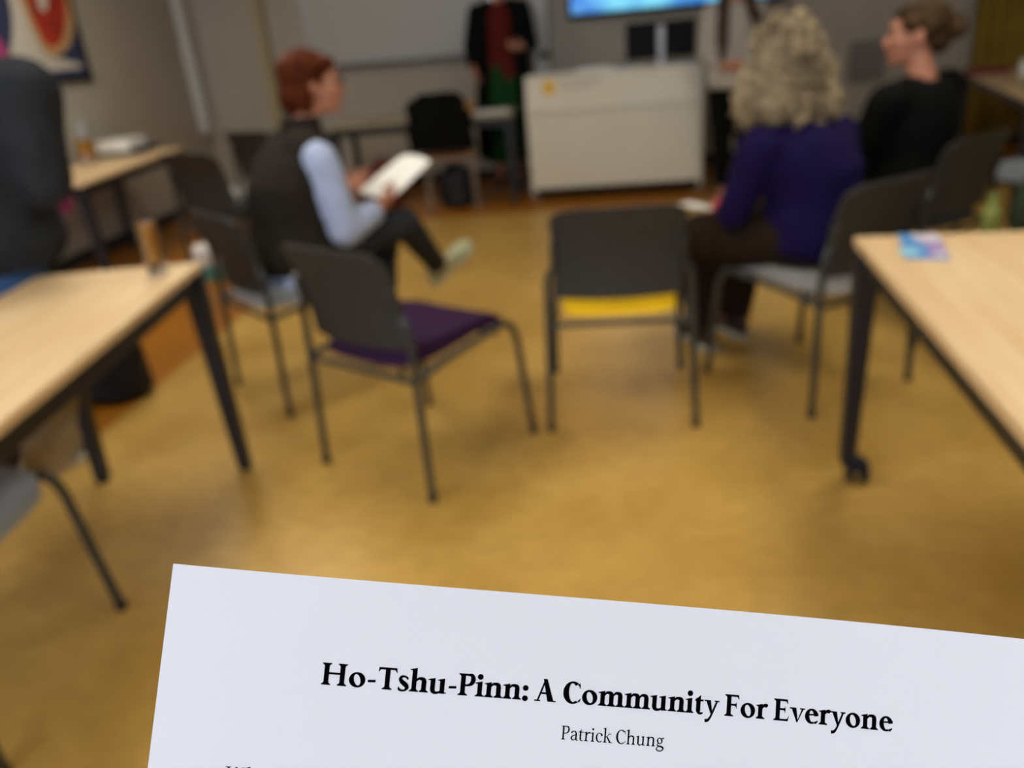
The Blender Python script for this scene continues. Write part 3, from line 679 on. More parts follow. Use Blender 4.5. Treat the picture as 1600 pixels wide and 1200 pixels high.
# the sheet she holds, real A4
q = [V(-.82, 3.28, .71), V(-.98, 3.38, .74), V(-.82, 3.60, .85), V(-.67, 3.52, .83)]
def sheet(name, q, mt, th=.0012, bend=.012, n=8):
    m = MB(); nrm = (q[1] - q[0]).cross(q[3] - q[0]).normalized()
    if nrm.z < 0: nrm = -nrm
    for side in (0, 1):
        for j in range(n + 1):
            for i in range(n + 1):
                u, v = i / n, j / n; p = (q[0].lerp(q[1], u)).lerp(q[3].lerp(q[2], u), v)
                m.v.append(tuple(p + nrm * (bend * math.sin(PI * u) * (.3 + v) - side * th)))
    w_ = n + 1; k = w_ * w_
    for j in range(n):
        for i in range(n):
            a = j * w_ + i; m.f.append((a, a + 1, a + w_ + 1, a + w_)); m.f.append((k + a, k + a + w_, k + a + w_ + 1, k + a + 1))
    rim = [i for i in range(w_)] + [j * w_ + n for j in range(1, n + 1)] + [n * w_ + i for i in range(n - 1, -1, -1)] + [j * w_ for j in range(n - 1, 0, -1)]
    for a, b in zip(rim, rim[1:] + rim[:1]): m.f.append((a, k + a, k + b, b))
    return obj(name, m, mt)
tag(sheet('paper_sheet', q, M['white_card']), 'white sheet of paper held by the red-haired woman', 'paper')
# ---------------------------------------------------------------- curly-haired woman in purple
J = dict(pelvis=(.815, 2.885, .575), chest=(.79, 2.90, .80), neck=(.735, 2.925, .965), head=(.685, 2.965, 1.135),
         shL=(.60, 2.81, .885), shR=(.900, 3.01, .885), elL=(.52, 2.86, .66), elR=(.97, 3.14, .65), wrL=(.525, 3.13, .605), wrR=(.74, 3.37, .60),
         hipL=(.675, 2.835, .560), hipR=(.85, 2.99, .555), knL=(.440, 3.165, .50), knR=(.66, 3.36, .51), anL=(.47, 3.22, .09), anR=(.63, 3.36, .085), toeL=(.40, 3.38, .05), toeR=(.55, 3.52, .05))
r2, H, B = person('person with big grey-blonde curly hair in a deep purple sweater, seen from behind', (.815, 2.885, 0), J, V(-.56, .83, 0), V(-.35, .93, -.02),
    {'L': (V(-.05, 1, -.05), V(.7, 0, .3), 1, .7), 'R': (V(-.75, .6, 0), V(0, -.2, .9), 1, .6)},
    dict(top=dict(name='sweater', mat=M['sweater_purple'], g=.040, long=-.03), low=dict(kind='trousers', mat=M['trouser_brown'], w=1.42), shoes=(M['shoe_dark'], M['shoe_dark'])))
hc = Vector(J['head']); A = lambda x, y, z: hc + H @ V(x, y, z)
m = MB(); m.ell(A(0, -.03, .045), (.108, .118, .115), H); m.ell(A(0, -.06, -.05), (.155, .10, .120), H); m.ell(A(0, -.075, -.125), (.175, .09, .080), H)
for s in (-1, 1): m.ell(A(s * .125, -.03, -.09), (.060, .07, .11), H)
base = remesh(m, .008, 2, disp=lambda c: .016 * noise.noise(c * 22) + .009 * noise.noise(c * 48))
hair = obj_me('hair', base, M['curly_base'], r2, 'grey-blonde curls')
rnd = random.Random(3); cu = MB(); hv = [v.co.copy() for v in base.vertices]; hn = [v.normal.copy() for v in base.vertices]
for i in range(230):
    k = rnd.randrange(len(hv)); p = hv[k] + Vector(r2.location); nn = hn[k]
    if (H.inverted() @ (p - hc)).y > .055: continue
    dn = (V(0, 0, -1) + nn * .3 + V(rnd.uniform(-.35, .35), rnd.uniform(-.35, .35), 0)).normalized(); L = rnd.uniform(.04, .075); rr = rnd.uniform(.009, .014); tw = rnd.choice((-1, 1)); ph = rnd.uniform(0, 6)
    x = dn.cross(nn).normalized(); y = x.cross(dn).normalized(); pts = []
    for q_ in range(13):
        a = ph + tw * q_ * .75; pts.append(p - nn * .004 + dn * (L * (q_ / 12 - .3)) + x * rr * math.cos(a) + y * rr * math.sin(a))
    cu.tube(pts, [.003 + .0045 * math.sin(PI * (q_ + .8) / 13.6) for q_ in range(13)], 6)
obj('curls', cu, M['curly_hair'], hair, world=True)
q = [V(.500, 3.20, .600), V(.575, 3.245, .585), V(.50, 3.42, .575), V(.385, 3.36, .60)]
tag(sheet('paper_sheet', q, M['white_card'], bend=.01), 'white sheet of paper in the left hand of the woman in purple', 'paper')
cf = MB(); cf.tube([V(.525, 3.09, .607), V(.527, 3.15, .603)], [.040, .042], 16); cf.ell((.535, 3.20, .615), (.038, .055, .030))
tag(obj('red_glove', cf, M['rednail']), 'small red knitted thing in the hand of the woman in purple', 'glove')
# ---------------------------------------------------------------- person in black with a bun
J = dict(pelvis=(1.41, 3.65, .575), chest=(1.415, 3.645, .82), neck=(1.415, 3.635, 1.00), head=(1.375, 3.655, 1.165),
         shL=(1.245, 3.51, .925), shR=(1.575, 3.76, .945), elL=(1.15, 3.60, .66), elR=(1.60, 3.92, .68), wrL=(1.12, 3.84, .60), wrR=(1.38, 4.05, .62),
         hipL=(1.31, 3.65, .555), hipR=(1.43, 3.74, .555), knL=(1.09, 4.00, .50), knR=(1.24, 4.10, .50), anL=(1.08, 4.04, .085), anR=(1.22, 4.14, .085), toeL=(.99, 4.16, .05), toeR=(1.13, 4.26, .05))
r3, H, B = person('person in black with brown hair in a bun, face turned left in profile', (1.41, 3.65, 0), J, V(-.6, .8, 0), V(-.97, .22, .0),
    {'L': (V(-.1, 1, -.1), V(.6, 0, -.6), -1), 'R': (V(-.7, .6, -.1), V(0, 0, -1), 1)},
    dict(top=dict(name='sweater', mat=M['black_cloth'], g=.044, long=.02), low=dict(kind='trousers', mat=M['black_cloth']), shoes=(M['shoe_dark'], M['shoe_dark'])))
A = lambda x, y, z: Vector(J['head']) + H @ V(x, y, z)
m = MB(); m.ell(A(0, -.040, .042), (.090, .100, .092), H); m.ell(A(0, -.085, -.015), (.070, .050, .060), H)
for s in (-1, 1): m.ell(A(s * .058, .010, .055), (.030, .055, .042), H)
m.ell(A(0, .02, .085), (.07, .062, .035), H)
m.ell(A(0, -.150, .020), (.048, .042, .046), H); m.ell(A(.02, -.165, .045), (.025, .025, .025), H); m.ell(A(-.02, -.160, .0), (.028, .026, .024), H)
hair_obj(r3, m, .006, M['brown_hair'], .011, 32, (1, 1, .8))
# ---------------------------------------------------------------- standing person in a black coat
x0, y0 = -.69, 7.62
J = dict(pelvis=(x0, y0, 1.00), chest=(x0, y0, 1.34), neck=(x0, y0, 1.60), head=(x0, y0 - .02, 1.76),
         shR=(x0 - .20, y0, 1.53), shL=(x0 + .20, y0, 1.53), elR=(x0 - .27, y0 - .03, 1.25), elL=(x0 + .26, y0 - .02, 1.24), wrR=(x0 - .25, y0 - .17, 1.08), wrL=(x0 + .20, y0 - .16, 1.22),
         hipR=(x0 - .09, y0, .95), hipL=(x0 + .09, y0, .95), knR=(x0 - .10, y0 - .02, .52), knL=(x0 + .10, y0 - .02, .52), anR=(x0 - .10, y0, .09), anL=(x0 + .10, y0, .09), toeR=(x0 - .13, y0 - .14, .05), toeL=(x0 + .13, y0 - .14, .05))
r4, H, B = person('standing person in an open black coat over a dark red top and green skirt', (x0, y0, 0), J, V(0, -1, 0), V(0, -1, 0),
    {'R': (V(.1, -.5, -.85), V(.7, -.3, 0), -1), 'L': (V(-.7, -.6, .1), V(-.3, .6, .5), -1)},
    dict(top=dict(name='knit_top', mat=M['red_cloth'], g=.016), low=dict(kind='skirt', mat=M['green_cloth'], hem=.26, w=.25), shoes=(M['shoe_dark'], M['shoe_dark'])), vx=.009)
m = MB()
for s in (-1, 1):
    S = 'R' if s < 0 else 'L'
    m.loft([((x0 + s * .20, y0, .30), (.10, 0, 0), (0, .17, 0)), ((x0 + s * .20, y0, .7), (.085, 0, 0), (0, .165, 0)), ((x0 + s * .165, y0, 1.05), (.075, 0, 0), (0, .15, 0)), ((x0 + s * .155, y0, 1.35), (.085, 0, 0), (0, .14, 0)), ((x0 + s * .12, y0, 1.56), (.09, 0, 0), (0, .09, 0)), ((x0 + s * .09, y0 + .01, 1.62), (.04, 0, 0), (0, .06, 0))], 24)
    m.tube([J['sh' + S], J['el' + S]], [.078, .068], 16, round_caps=True); a_, b_ = Vector(J['el' + S]), Vector(J['wr' + S]); m.tube([a_, a_.lerp(b_, .9)], [.068, .052], 16)
m.loft([((x0, y0 + .13, .30), (.26, 0, 0), (0, .05, 0)), ((x0, y0 + .12, .8), (.22, 0, 0), (0, .045, 0)), ((x0, y0 + .11, 1.3), (.20, 0, 0), (0, .045, 0)), ((x0, y0 + .06, 1.60), (.12, 0, 0), (0, .045, 0))], 24)
obj_me('coat', remesh(m, .011, 3, disp=lambda c: .008 * noise.noise(V(c.x * 10, c.y * 10, c.z * 3))), M['black_cloth'], r4, 'open black coat')
A = lambda x, y, z: Vector(J['head']) + H @ V(x, y, z)
m = MB(); m.ell(A(0, -.034, .040), (.092, .106, .094), H); m.ell(A(0, -.080, -.045), (.082, .055, .10), H)
hair_obj(r4, m, .008, M['dark_hair'], .008, 40)
# ---------------------------------------------------------------- standing person with long brown hair
x0, y0 = 1.12, 6.36
J = dict(pelvis=(x0, y0, .95), chest=(x0, y0, 1.20), neck=(x0, y0, 1.40), head=(x0, y0 - .02, 1.56),
         shR=(x0 - .165, y0, 1.34), shL=(x0 + .165, y0, 1.34), elR=(x0 - .20, y0 + .02, 1.08), elL=(x0 + .21, y0 + .02, 1.08), wrR=(x0 - .10, y0 - .15, .98), wrL=(x0 + .10, y0 - .15, .97),
         hipR=(x0 - .085, y0, .90), hipL=(x0 + .085, y0, .90), knR=(x0 - .07, y0 - .01, .49), knL=(x0 + .10, y0 - .02, .49), anR=(x0 - .06, y0, .085), anL=(x0 + .11, y0, .085), toeR=(x0 - .08, y0 - .14, .05), toeL=(x0 + .14, y0 - .14, .05))
r5, H, B = person('standing person with long brown hair, pale grey top and black trousers, beside the lectern', (x0, y0, 0), J, V(.12, -1, 0), V(.1, -1, 0),
    {'R': (V(.8, -.4, .1), V(0, .6, .3), -1), 'L': (V(-.8, -.4, .1), V(0, .6, .3), 1)},
    dict(top=dict(name='top', mat=M['grey_top'], g=.030, long=.02), low=dict(kind='trousers', mat=M['black_cloth'], w=1.1), shoes=(M['shoe_dark'], M['shoe_dark'])), vx=.009)
A = lambda x, y, z: Vector(J['head']) + H @ V(x, y, z)
m = MB(); m.ell(A(0, -.030, .040), (.092, .106, .094), H); m.ell(A(0, -.085, -.10), (.095, .05, .18), H)
for s in (-1, 1): m.tube([A(s * .075, -.01, .02), A(s * .085, .005, -.10), A(s * .10, .07, -.22), A(s * .12, .135, -.38 if s > 0 else -.26), A(s * .125, .15, -.52 if s > 0 else -.32)], [.03, .038, .045, .042, .022], 14, round_caps=True)
hair_obj(r5, m, .008, M['dark_hair'], .010, 40, (1, 1, .15))
# ---------------------------------------------------------------- man in grey sweater on the table corner
J = dict(pelvis=(-1.90, 2.27, .86), chest=(-1.87, 2.26, 1.14), neck=(-1.85, 2.30, 1.37), head=(-1.90, 2.36, 1.52),
         shR=(-1.575, 2.25, 1.26), shL=(-2.07, 2.18, 1.29), elR=(-1.585, 2.24, 1.02), elL=(-2.17, 2.28, 1.0), wrR=(-1.76, 2.42, .93), wrL=(-2.20, 2.46, .95),
         hipR=(-1.84, 2.33, .83), hipL=(-1.98, 2.22, .83), knR=(-1.90, 2.41, .46), knL=(-2.06, 2.31, .46), anR=(-1.92, 2.42, .09), anL=(-2.10, 2.32, .09), toeR=(-1.99, 2.55, .05), toeL=(-2.18, 2.45, .05))
r6, H, B = person('person in grey sweater and blue jeans leaning at the left table corner', (-1.90, 2.27, 0), J, V(-.55, .83, 0), V(-.5, .85, -.1),
    {'R': (V(-.9, .2, -.2), V(0, 0, -1), 1), 'L': (V(.3, .7, -.2), V(0, 0, -1), -1)},
    dict(top=dict(name='sweater', mat=M['sweater_grey'], g=.095, long=.0), low=dict(kind='trousers', mat=M['jeans_blue'], w=1.05), shoes=(M['shoe_dark'], M['shoe_dark'])))
A = lambda x, y, z: Vector(J['head']) + H @ V(x, y, z)
m = MB(); m.ell(A(0, -.034, .045), (.086, .102, .086), H); m.ell(A(0, -.075, -.02), (.070, .045, .07), H)
hair_obj(r6, m, .008, M['dark_hair'], .006, 40)

# ================================================================ small things
def glass_thing(label, loc, r, h, fill, z0=.012):
    t = thing('drinking_glass', label, 'glass', loc)
    obj('glass_wall', MB().lathe((0, 0, 0), [(0, 0), (r * .82, 0), (r * .86, .004), (r, h), (r - .003, h), (r * .84 - .003, z0), (0, z0)], 32), M['glass'], t)
    obj('drink', MB().lathe((0, 0, 0), [(0, z0 + .001), (r * .80 - .003, z0 + .001), ((r * .84 + r * .16 * fill) - .005, h * fill), (0, h * fill)], 32), M['amber'], t, 'amber drink')
    return t
glass_thing('tall glass of amber drink near the far end of the left-hand wooden table', (-1.285, 2.20, .7305), .030, .165, .93, .035)
t = glass_thing('wide glass jug of amber drink on the small table below the picture', (-3.50, 5.50, .7305), .075, .27, .62, .02)
t.name = 'glass_jug'; t['category'] = 'jug'
obj('handle', MB().tube(arcpts((.072, 0, .22), (.15, 0, .20), (.068, 0, .07), 10), .006, 10), M['glass'], t)
ob = obj('tray_case', MB().box((0, 0, .018), (.34, .46, .036)), M['navy'], bevel=.008); ob.location = (-3.50, 6.02, .7305); ob.rotation_euler.z = .17
tag(ob, 'flat black case on the small table under the white papers', 'case')
ob = obj('paper_stack', MB().box((0, 0, .035), (.27, .38, .07)), M['white_card'], bevel=.004); ob.location = (-3.52, 5.98, .767); ob.rotation_euler.z = .17
tag(ob, 'thick white stack of papers lying on the flat black case', 'papers')
# leaflet on the right table
t = thing('leaflet', 'glossy blue and violet leaflet lying on the right-hand wooden table', 'leaflet', (.832, 2.01, .7303), -.27)
obj('card', MB().box((0, 0, .002), (.095, .235, .004)), M['flyA'], t, smooth=False)
def patch(name, pts, mt, z): obj(name, MB().prism([(x, y, z) for x, y in pts], (0, 0, .0003)), mt, t, smooth=False)
patch('violet_panel', [(-.01, .05), (.0465, .08), (.0465, -.115), (.0, -.115), (.012, -.04)], M['flyB'], .004)
patch('pale_panel', [(-.02, .115), (.0465, .115), (.0465, .04), (.02, .03), (-.01, .06)], M['flyC'], .0044)
patch('sky_spot', [(-.035 + .025 * math.cos(a), -.065 + .035 * math.sin(a)) for a in [i * PI / 8 for i in range(16)]], M['flyD'], .0044)
patch('pale_spot', [(.030 + .014 * math.cos(a), -.085 + .022 * math.sin(a)) for a in [i * PI / 8 for i in range(16)]], M['flyC'], .0048)
# bags
def soft(name, label, cat, c, r, mt, vox=.01, amp=.015, k=12, extra=None, parts=None):
    m = MB(); x, y, z = c
    m.loft([((x, y, .012), (r[0] * .85, 0, 0), (0, r[1] * .85, 0)), ((x, y, r[2] * .12), (r[0], 0, 0), (0, r[1], 0)), ((x, y, r[2] * .6), (r[0] * .97, 0, 0), (0, r[1] * .9, 0)), ((x, y, r[2] * .88), (r[0] * .75, 0, 0), (0, r[1] * .6, 0)), ((x, y, r[2]), (r[0] * .4, 0, 0), (0, r[1] * .3, 0))], 26)
    me = remesh(m, vox, 2, disp=lambda q: amp * noise.noise(q * k))
    t = thing(name, label, cat, (x, y, 0)); me.transform(Matrix.Translation((0, 0, z)))
    obj_me('bag_body', me, mt, t)
    for pts, rr, nm in (parts or []): obj(nm, MB().tube([V(x + a, y + b, c_) for a, b, c_ in pts], rr, 10), mt, t, world=True)
    return t
soft('backpack', 'black backpack on the floor beyond the left-hand wooden table', 'backpack', (-2.08, 2.98, 0), (.17, .12, .36), M['navy'], parts=[([(-.05, 0, .34), (-.03, 0, .39), (.03, 0, .39), (.05, 0, .34)], .008, 'handle')])
soft('backpack', 'dark red backpack under the long table before the whiteboard', 'backpack', (-1.78, 7.05, 0), (.15, .11, .40), M['maroon'], parts=[([(-.05, 0, .38), (-.03, 0, .43), (.03, 0, .43), (.05, 0, .38)], .008, 'handle')])
# khaki bag hanging from the left table's apron
t = thing('canvas_bag', 'khaki canvas bag hanging under the left-hand wooden table', 'bag', (-1.47, 1.80, .31))
m = MB(); m.loft([((0, -.03, 0), (.03, 0, .0), (0, .05, 0)), ((-.01, -.02, .04), (.05, 0, 0), (0, .10, 0)), ((0, .0, .14), (.055, 0, 0), (0, .11, 0)), ((.01, .02, .22), (.04, 0, 0), (0, .08, 0)), ((.01, .02, .255), (.02, 0, 0), (0, .04, 0))], 24)
me = remesh(m, .008, 2, disp=lambda c: .02 * noise.noise(c * 14)); me.transform(Matrix.Translation(t.location)); obj_me('bag_body', me, M['khaki'], t)
obj('strap', MB().tube([(.01, -.03, .235), (-.02, -.03, .29), (-.155, -.04, .385)], .007, 8).tube([(.01, .06, .235), (-.02, .05, .29), (-.155, .05, .385)], .007, 8), M['khaki'], t)
# magenta bag hung at the small table
t = thing('tote_bag', 'magenta bag hanging at the near corner of the small table', 'bag', (-3.03, 4.40, .53))
m = MB(); m.loft([((0, 0, .04), (.045, 0, 0), (0, .025, 0)), ((0, 0, .1), (.055, 0, 0), (0, .03, 0)), ((0, 0, .2), (.05, 0, 0), (0, .02, 0))], 22)
me = remesh(m, .01, 2, disp=lambda c: .012 * noise.noise(c * 14)); me.transform(Matrix.Translation(t.location)); obj_me('bag_body', me, M['magenta'], t)
obj('handle', MB().tube([(-.03, 0, .19), (-.03, .03, .23), (-.02, .09, .25)], .005, 8).tube([(.03, 0, .19), (.02, .03, .23), (-.0, .09, .25)], .005, 8), M['magenta'], t)
# teal and white carton on the floor
t = thing('carton', 'small white and teal carton on the floor behind the left table', 'carton', (-2.46, 4.90, 0), .2)
obj('carton_body', MB().box((0, 0, .05), (.20, .13, .10)), M['teal'], t, 'teal lower half', bevel=.004)
obj('carton_top', MB().prism([(-.10, -.065, .10), (.10, -.065, .10), (.10, .065, .10), (-.10, .065, .10)], (0, 0, .10)).prism([(-.10, -.05, .20), (-.10, .05, .20), (-.10, 0, .235)], (.20, 0, 0)), M['white_card'], t, 'white upper half', smooth=False)
# white mugs on the empty chairs
def mug(label, loc):
    t = thing('mug', label, 'mug', loc)
    obj('cup', MB().lathe((0, 0, 0), [(0, 0), (.036, 0), (.042, .01), (.045, .10), (.041, .10), (.038, .012), (0, .012)], 24), M['white_card'], t)
    obj('handle', MB().tube(arcpts((.042, 0, .085), (.085, 0, .06), (.040, 0, .02), 8), .006, 8), M['white_card'], t)
mug('left of the two white mugs on the empty chair by the small table', (-2.14, 4.66, .511))
mug('right of the two white mugs on the empty chair by the small table', (-1.98, 4.60, .511))
# lime bottle on the coat chair
t = thing('bottle', 'lime green bottle on the chair with the green coat', 'bottle', (1.435, 2.93, .459))
obj('bottle_body', MB().lathe((0, 0, 0), [(0, 0), (.028, 0), (.031, .01), (.031, .12), (.025, .145), (.015, .155), (.015, .165), (0, .165)], 24), M['lime'], t)
obj('cap', MB().lathe((0, 0, .165), [(0, 0), (.018, 0), (.018, .022), (0, .024)], 18), M['lime'], t)
# things on the long table
ob = obj('laptop_bag', MB().box((0, 0, .045), (.34, .22, .09)), M['navy'], bevel=.025); ob.location = (-1.22, 7.02, .7455); tag(ob, 'black soft case on the long table before the whiteboard', 'case')
ob = obj('tin', MB().lathe((0, 0, 0), [(0, 0), (.045, 0), (.045, .09), (.042, .095), (0, .095)], 24), mat('orange_tin', (.55, .24, .02), .4)); ob.location = (-.96, 6.98, .7455); tag(ob, 'small orange tin beside the black case on the long table', 'tin')
ob = obj('paper_pile', MB().box((0, 0, .006), (.30, .22, .012)), M['white_card'], bevel=.002); ob.location = (-.76, 6.92, .7455); ob.rotation_euler.z = .15; tag(ob, 'white papers at the lectern end of the long table', 'papers')
# things on the curtain table
ob = obj('book', MB().box((0, 0, .02), (.30, .22, .04)), M['maroon'], bevel=.004); ob.location = (3.22, 7.0, .7305); ob.rotation_euler.z = -.3; tag(ob, 'dark red book at the far end of the curtain table', 'book')
ob = obj('paper_roll', MB().lathe((0, 0, 0), [(.02, 0), (.055, 0), (.055, .11), (.02, .11), (.02, 0)], 24), M['white_card']); ob.location = (3.30, 6.55, .7305); tag(ob, 'white paper roll standing on the curtain table', 'roll')
ob = obj('pouch', MB().ell((0, 0, .035), (.12, .07, .035)), M['shoe_dark']); ob.location = (2.95, 5.62, .7305); tag(ob, 'dark brown pouch on the near end of the curtain table', 'pouch')
soft('backpack', 'black rounded mass under the orange-brown wooden chair', 'backpack', (-1.10, 6.80, 0), (.15, .12, .36), M['navy'])  # black rounded mass added to fill the dark area under the seat
# ================================================================ the printed handout in the foreground
PD, PCX, PCY, PA, PB, PC, PK1, PK2, PTOP = .185467449, 948.158423, 1103.38021, .0873139149, .0921678053, -.0337629324, .00343755026, .00490971772, -.0244517428
O_ = CAM_POS + PD * (CF + CR * (PCX - 800) / FPX - CU * (PCY - 600) / FPX)     # point of the sheet under the title's middle
_ex = math.cos(PA) * CR - math.sin(PA) * CU; _ey = -(math.sin(PA) * CR + math.cos(PA) * CU); _n = -CF
_ey2 = math.cos(PB) * _ey + math.sin(PB) * _n; _n2 = _ex.cross(-_ey2); _ex2 = math.cos(PC) * _ex + math.sin(PC) * _n2; _n3 = _ex2.cross(-_ey2)
def sheet_pt(u, v, h=0):
    t = u / .105
    return O_ + _ex2 * u + _ey2 * v + _n3 * (PK1 * t * t + PK2 * t ** 3 + h)
root = thing('handout', 'large white printed handout held up in the foreground, with a title', 'handout', tuple(O_))
m = MB(); nx, ny = 42, 40
for side in (0, -.0001):
    for j in range(ny + 1):
        for i in range(nx + 1): m.v.append(tuple(sheet_pt(-.105 + .21 * i / nx, PTOP + .297 * j / ny, side) - O_))
w_ = nx + 1; k = w_ * (ny + 1)
for j in range(ny):
    for i in range(nx):
        a = j * w_ + i; m.f.append((a, a + 1, a + w_ + 1, a + w_)); m.f.append((k + a, k + a + w_, k + a + w_ + 1, k + a + 1))
rim = [i for i in range(w_)] + [j * w_ + nx for j in range(1, ny + 1)] + [ny * w_ + i for i in range(nx - 1, -1, -1)] + [j * w_ for j in range(ny - 1, 0, -1)]
for a, b in zip(rim, rim[1:] + rim[:1]): m.f.append((a, k + a, k + b, b))
obj('sheet', m, M['paper'], root)

# ---- a small humanist serif, drawn glyph by glyph (cap height = 1)
def cr_(pts, n=7):
    out = []
    for i in range(len(pts) - 1):
        p = [pts[max(i - 1, 0)], pts[i], pts[i + 1], pts[min(i + 2, len(pts) - 1)]]
        for q in range(n):
            s = q / n; out.append(tuple(.5 * (2 * p[1][d] + (-p[0][d] + p[2][d]) * s + (2 * p[0][d] - 5 * p[1][d] + 4 * p[2][d] - p[3][d]) * s * s + (-p[0][d] + 3 * p[1][d] - 3 * p[2][d] + p[3][d]) * s ** 3) for d in range(len(pts[0]))))
    out.append(tuple(pts[-1])); return out
def strk(pts, n=7):                      # pts: (x, y, width) smooth stroke
    P = cr_(pts, n); L = []; R = []
    for i, (x, y, w) in enumerate(P):
        a, b = P[max(i - 1, 0)], P[min(i + 1, len(P) - 1)]; dx, dy = b[0] - a[0], b[1] - a[1]; l = math.hypot(dx, dy) or 1
        L.append((x - dy / l * w / 2, y + dx / l * w / 2)); R.append((x + dy / l * w / 2, y - dx / l * w / 2))
    return [[L[i], L[i + 1], R[i + 1], R[i]] for i in range(len(P) - 1)]
def bowl(cx, cy, rx, ry, S, T, a0, a1, tilt=14, n=30):
    out = []; t = math.radians(tilt); pr = None
    for i in range(n + 1):
        a = math.radians(a0 + (a1 - a0) * i / n); o = (cx + rx * math.cos(a), cy + ry * math.sin(a))
        x, y = (rx - S) * math.cos(a - t), (ry - T) * math.sin(a - t); inn = (cx + x * math.cos(t) - y * math.sin(t) * (rx / ry) * .9, cy + y * math.cos(t) + x * math.sin(t) * .55)
        if pr: out.append([pr[0], o, inn, pr[1]])
        pr = (o, inn)
    return out
def disc(cx, cy, r): return [[(cx, cy)] + [(cx + r * math.cos(a), cy + r * math.sin(a)) for a in (2 * PI * i / 16, 2 * PI * (i + 1) / 16)] for i in range(16)]
def glyph(ch, S, T):
    G = []; X = .67; h = S / 2
    rect = lambda x0, y0, x1, y1: G.append([(x0, y0), (x1, y0), (x1, y1), (x0, y1)])
    def stem(x, y0, y1): G.append([(x - h * .96, y0), (x + h * .96, y0), (x + h, y1), (x - h, y1)])
    def foot(x, y=0, l=.095, r=None, up=1):         # bracketed serif
        r = l if r is None else r; t = T * .72
        G.append([(x - h - l, y), (x + h + r, y), (x + h + r - .012, y + up * t), (x - h - l + .012, y + up * t)])
        G.append([(x - h - l * .55, y + up * t * .9), (x + h + r * .55, y + up * t * .9), (x + h, y + up * (t + .065)), (x - h, y + up * (t + .065))])
    def flag(x, y): G.append([(x - h - .105, y - .075), (x - h - .10, y - .045), (x + h, y + .03), (x + h, y - .06)]); G.append([(x - h - .105, y - .075), (x + h, y - .06), (x + h, y - .13), (x - h, y - .10)])
    def arch(x0, x1, y): G.extend(strk([(x0 + h * .3, y - .23, T * .8), (x0 + h + .05, y - .09, T * 1.1), ((x0 + x1) / 2 + .03, y - .015 - T * .45, T * 1.45), (x1 - .03, y - .09, S * .85), (x1, y - .20, S), (x1, y - .30, S)]))
    def dot(x, y): G.extend(disc(x, y, S * .60 + .004))
    if ch == ' ': return G, .27
    if ch == 'H':
        for x in (.24, .92): stem(x, 0, 1); foot(x); foot(x, 1, up=-1)
        rect(.24, .49, .92, .49 + T * 1.05); return G, 1.17
    if ch == 'o': G += bowl(.40, .335, .355, .350, S, T, 0, 360); return G, .80
    if ch == '-': G.append([(.06, .265), (.40, .285), (.40, .285 + T * 1.25), (.06, .265 + T * 1.25)]); return G, .46
    if ch == 'T':
        stem(.44, 0, 1); foot(.44, l=.11); rect(.05, 1 - T * 1.1, .83, 1)
        G.append([(.03, .79), (.06, .79), (.13, 1 - T), (.05, 1)]); G.append([(.85, .79), (.82, .79), (.75, 1 - T), (.83, 1)]); return G, .88
    if ch == 's':
        G += strk([(.44, .50, .02), (.43, .585, T), (.31, .655, T), (.18, .635, S * .55), (.125, .52, S * .72), (.22, .39, S * .95), (.36, .28, S), (.43, .16, S * .8), (.35, .04, T * 1.1), (.21, .015, T), (.09, .065, T * 1.2), (.065, .18, .02)])
        return G, .53
    if ch == 'h':
        stem(.20, 0, 1.05); flag(.20, 1.06); foot(.20); arch(.20, .63, X); stem(.63, 0, .45); foot(.63); return G, .84
    if ch == 'n':
        stem(.20, 0, .64); flag(.20, .67); foot(.20); arch(.20, .63, X + .01); stem(.63, 0, .45); foot(.63); return G, .84
    if ch == 'm':
        stem(.20, 0, .64); flag(.20, .67); foot(.20); arch(.20, .61, X + .01); stem(.61, 0, .45); foot(.61); arch(.61, 1.02, X + .01); stem(1.02, 0, .45); foot(1.02); return G, 1.23
    if ch == 'u':
        stem(.18, .22, .66); flag(.18, .67); stem(.60, .0, .66); flag(.60, .67)
        G += strk([(.18, .28, S), (.18, .18, S), (.215, .075, S * .85), (.34, .025, T * 1.4), (.48, .07, T), (.585, .18, T * .8)]); G.append([(.60 - h, .0), (.60 + h + .09, .02), (.60 + h + .09, .05), (.60 + h, .08)]); return G, .83
    if ch == 'P':
        stem(.22, 0, 1); foot(.22, l=.10, r=.12); foot(.22, 1, l=.10, r=0, up=-1)
        G += strk([(.20, 1 - T * .5, T), (.42, .985 - T * .4, T * 1.1), (.60, .93, S * .75), (.665, .75, S), (.60, .56, S * .8), (.43, .475, T * 1.1), (.26, .47, T)]); return G, .79
    if ch == 'i': stem(.19, 0, .64); flag(.19, .67); foot(.19); dot(.19, .90); return G, .40
    if ch == ':': dot(.17, .08); dot(.17, .55); return G, .33
    if ch == 'A':
        G.append([(.10, .02), (.10 + T * 1.0, .02), (.455 + T * .3, .93), (.42, 1.0)]); G.append([(.355, 1.03), (.355 + S * .85, 1.03), (.89, .0), (.89 - S * 1.35, .0)]); G.append([(.24, .33), (.68, .33), (.66, .33 + T), (.25, .33 + T)])
        rect(.0, 0, .27, T * .7); rect(.62, 0, .98, T * .7); return G, .98
    if ch == 'C':
        G += bowl(.49, .50, .445, .520, S * 1.25, T, 52, 308, 6); G += strk([(.745, .895, T * 1.5), (.79, .83, T * .9), (.81, .70, .02)], 4); G += strk([(.76, .10, T * 1.0), (.82, .17, T * .8), (.85, .25, .02)], 4); rect(.79, .72, .81, .98); return G, .88
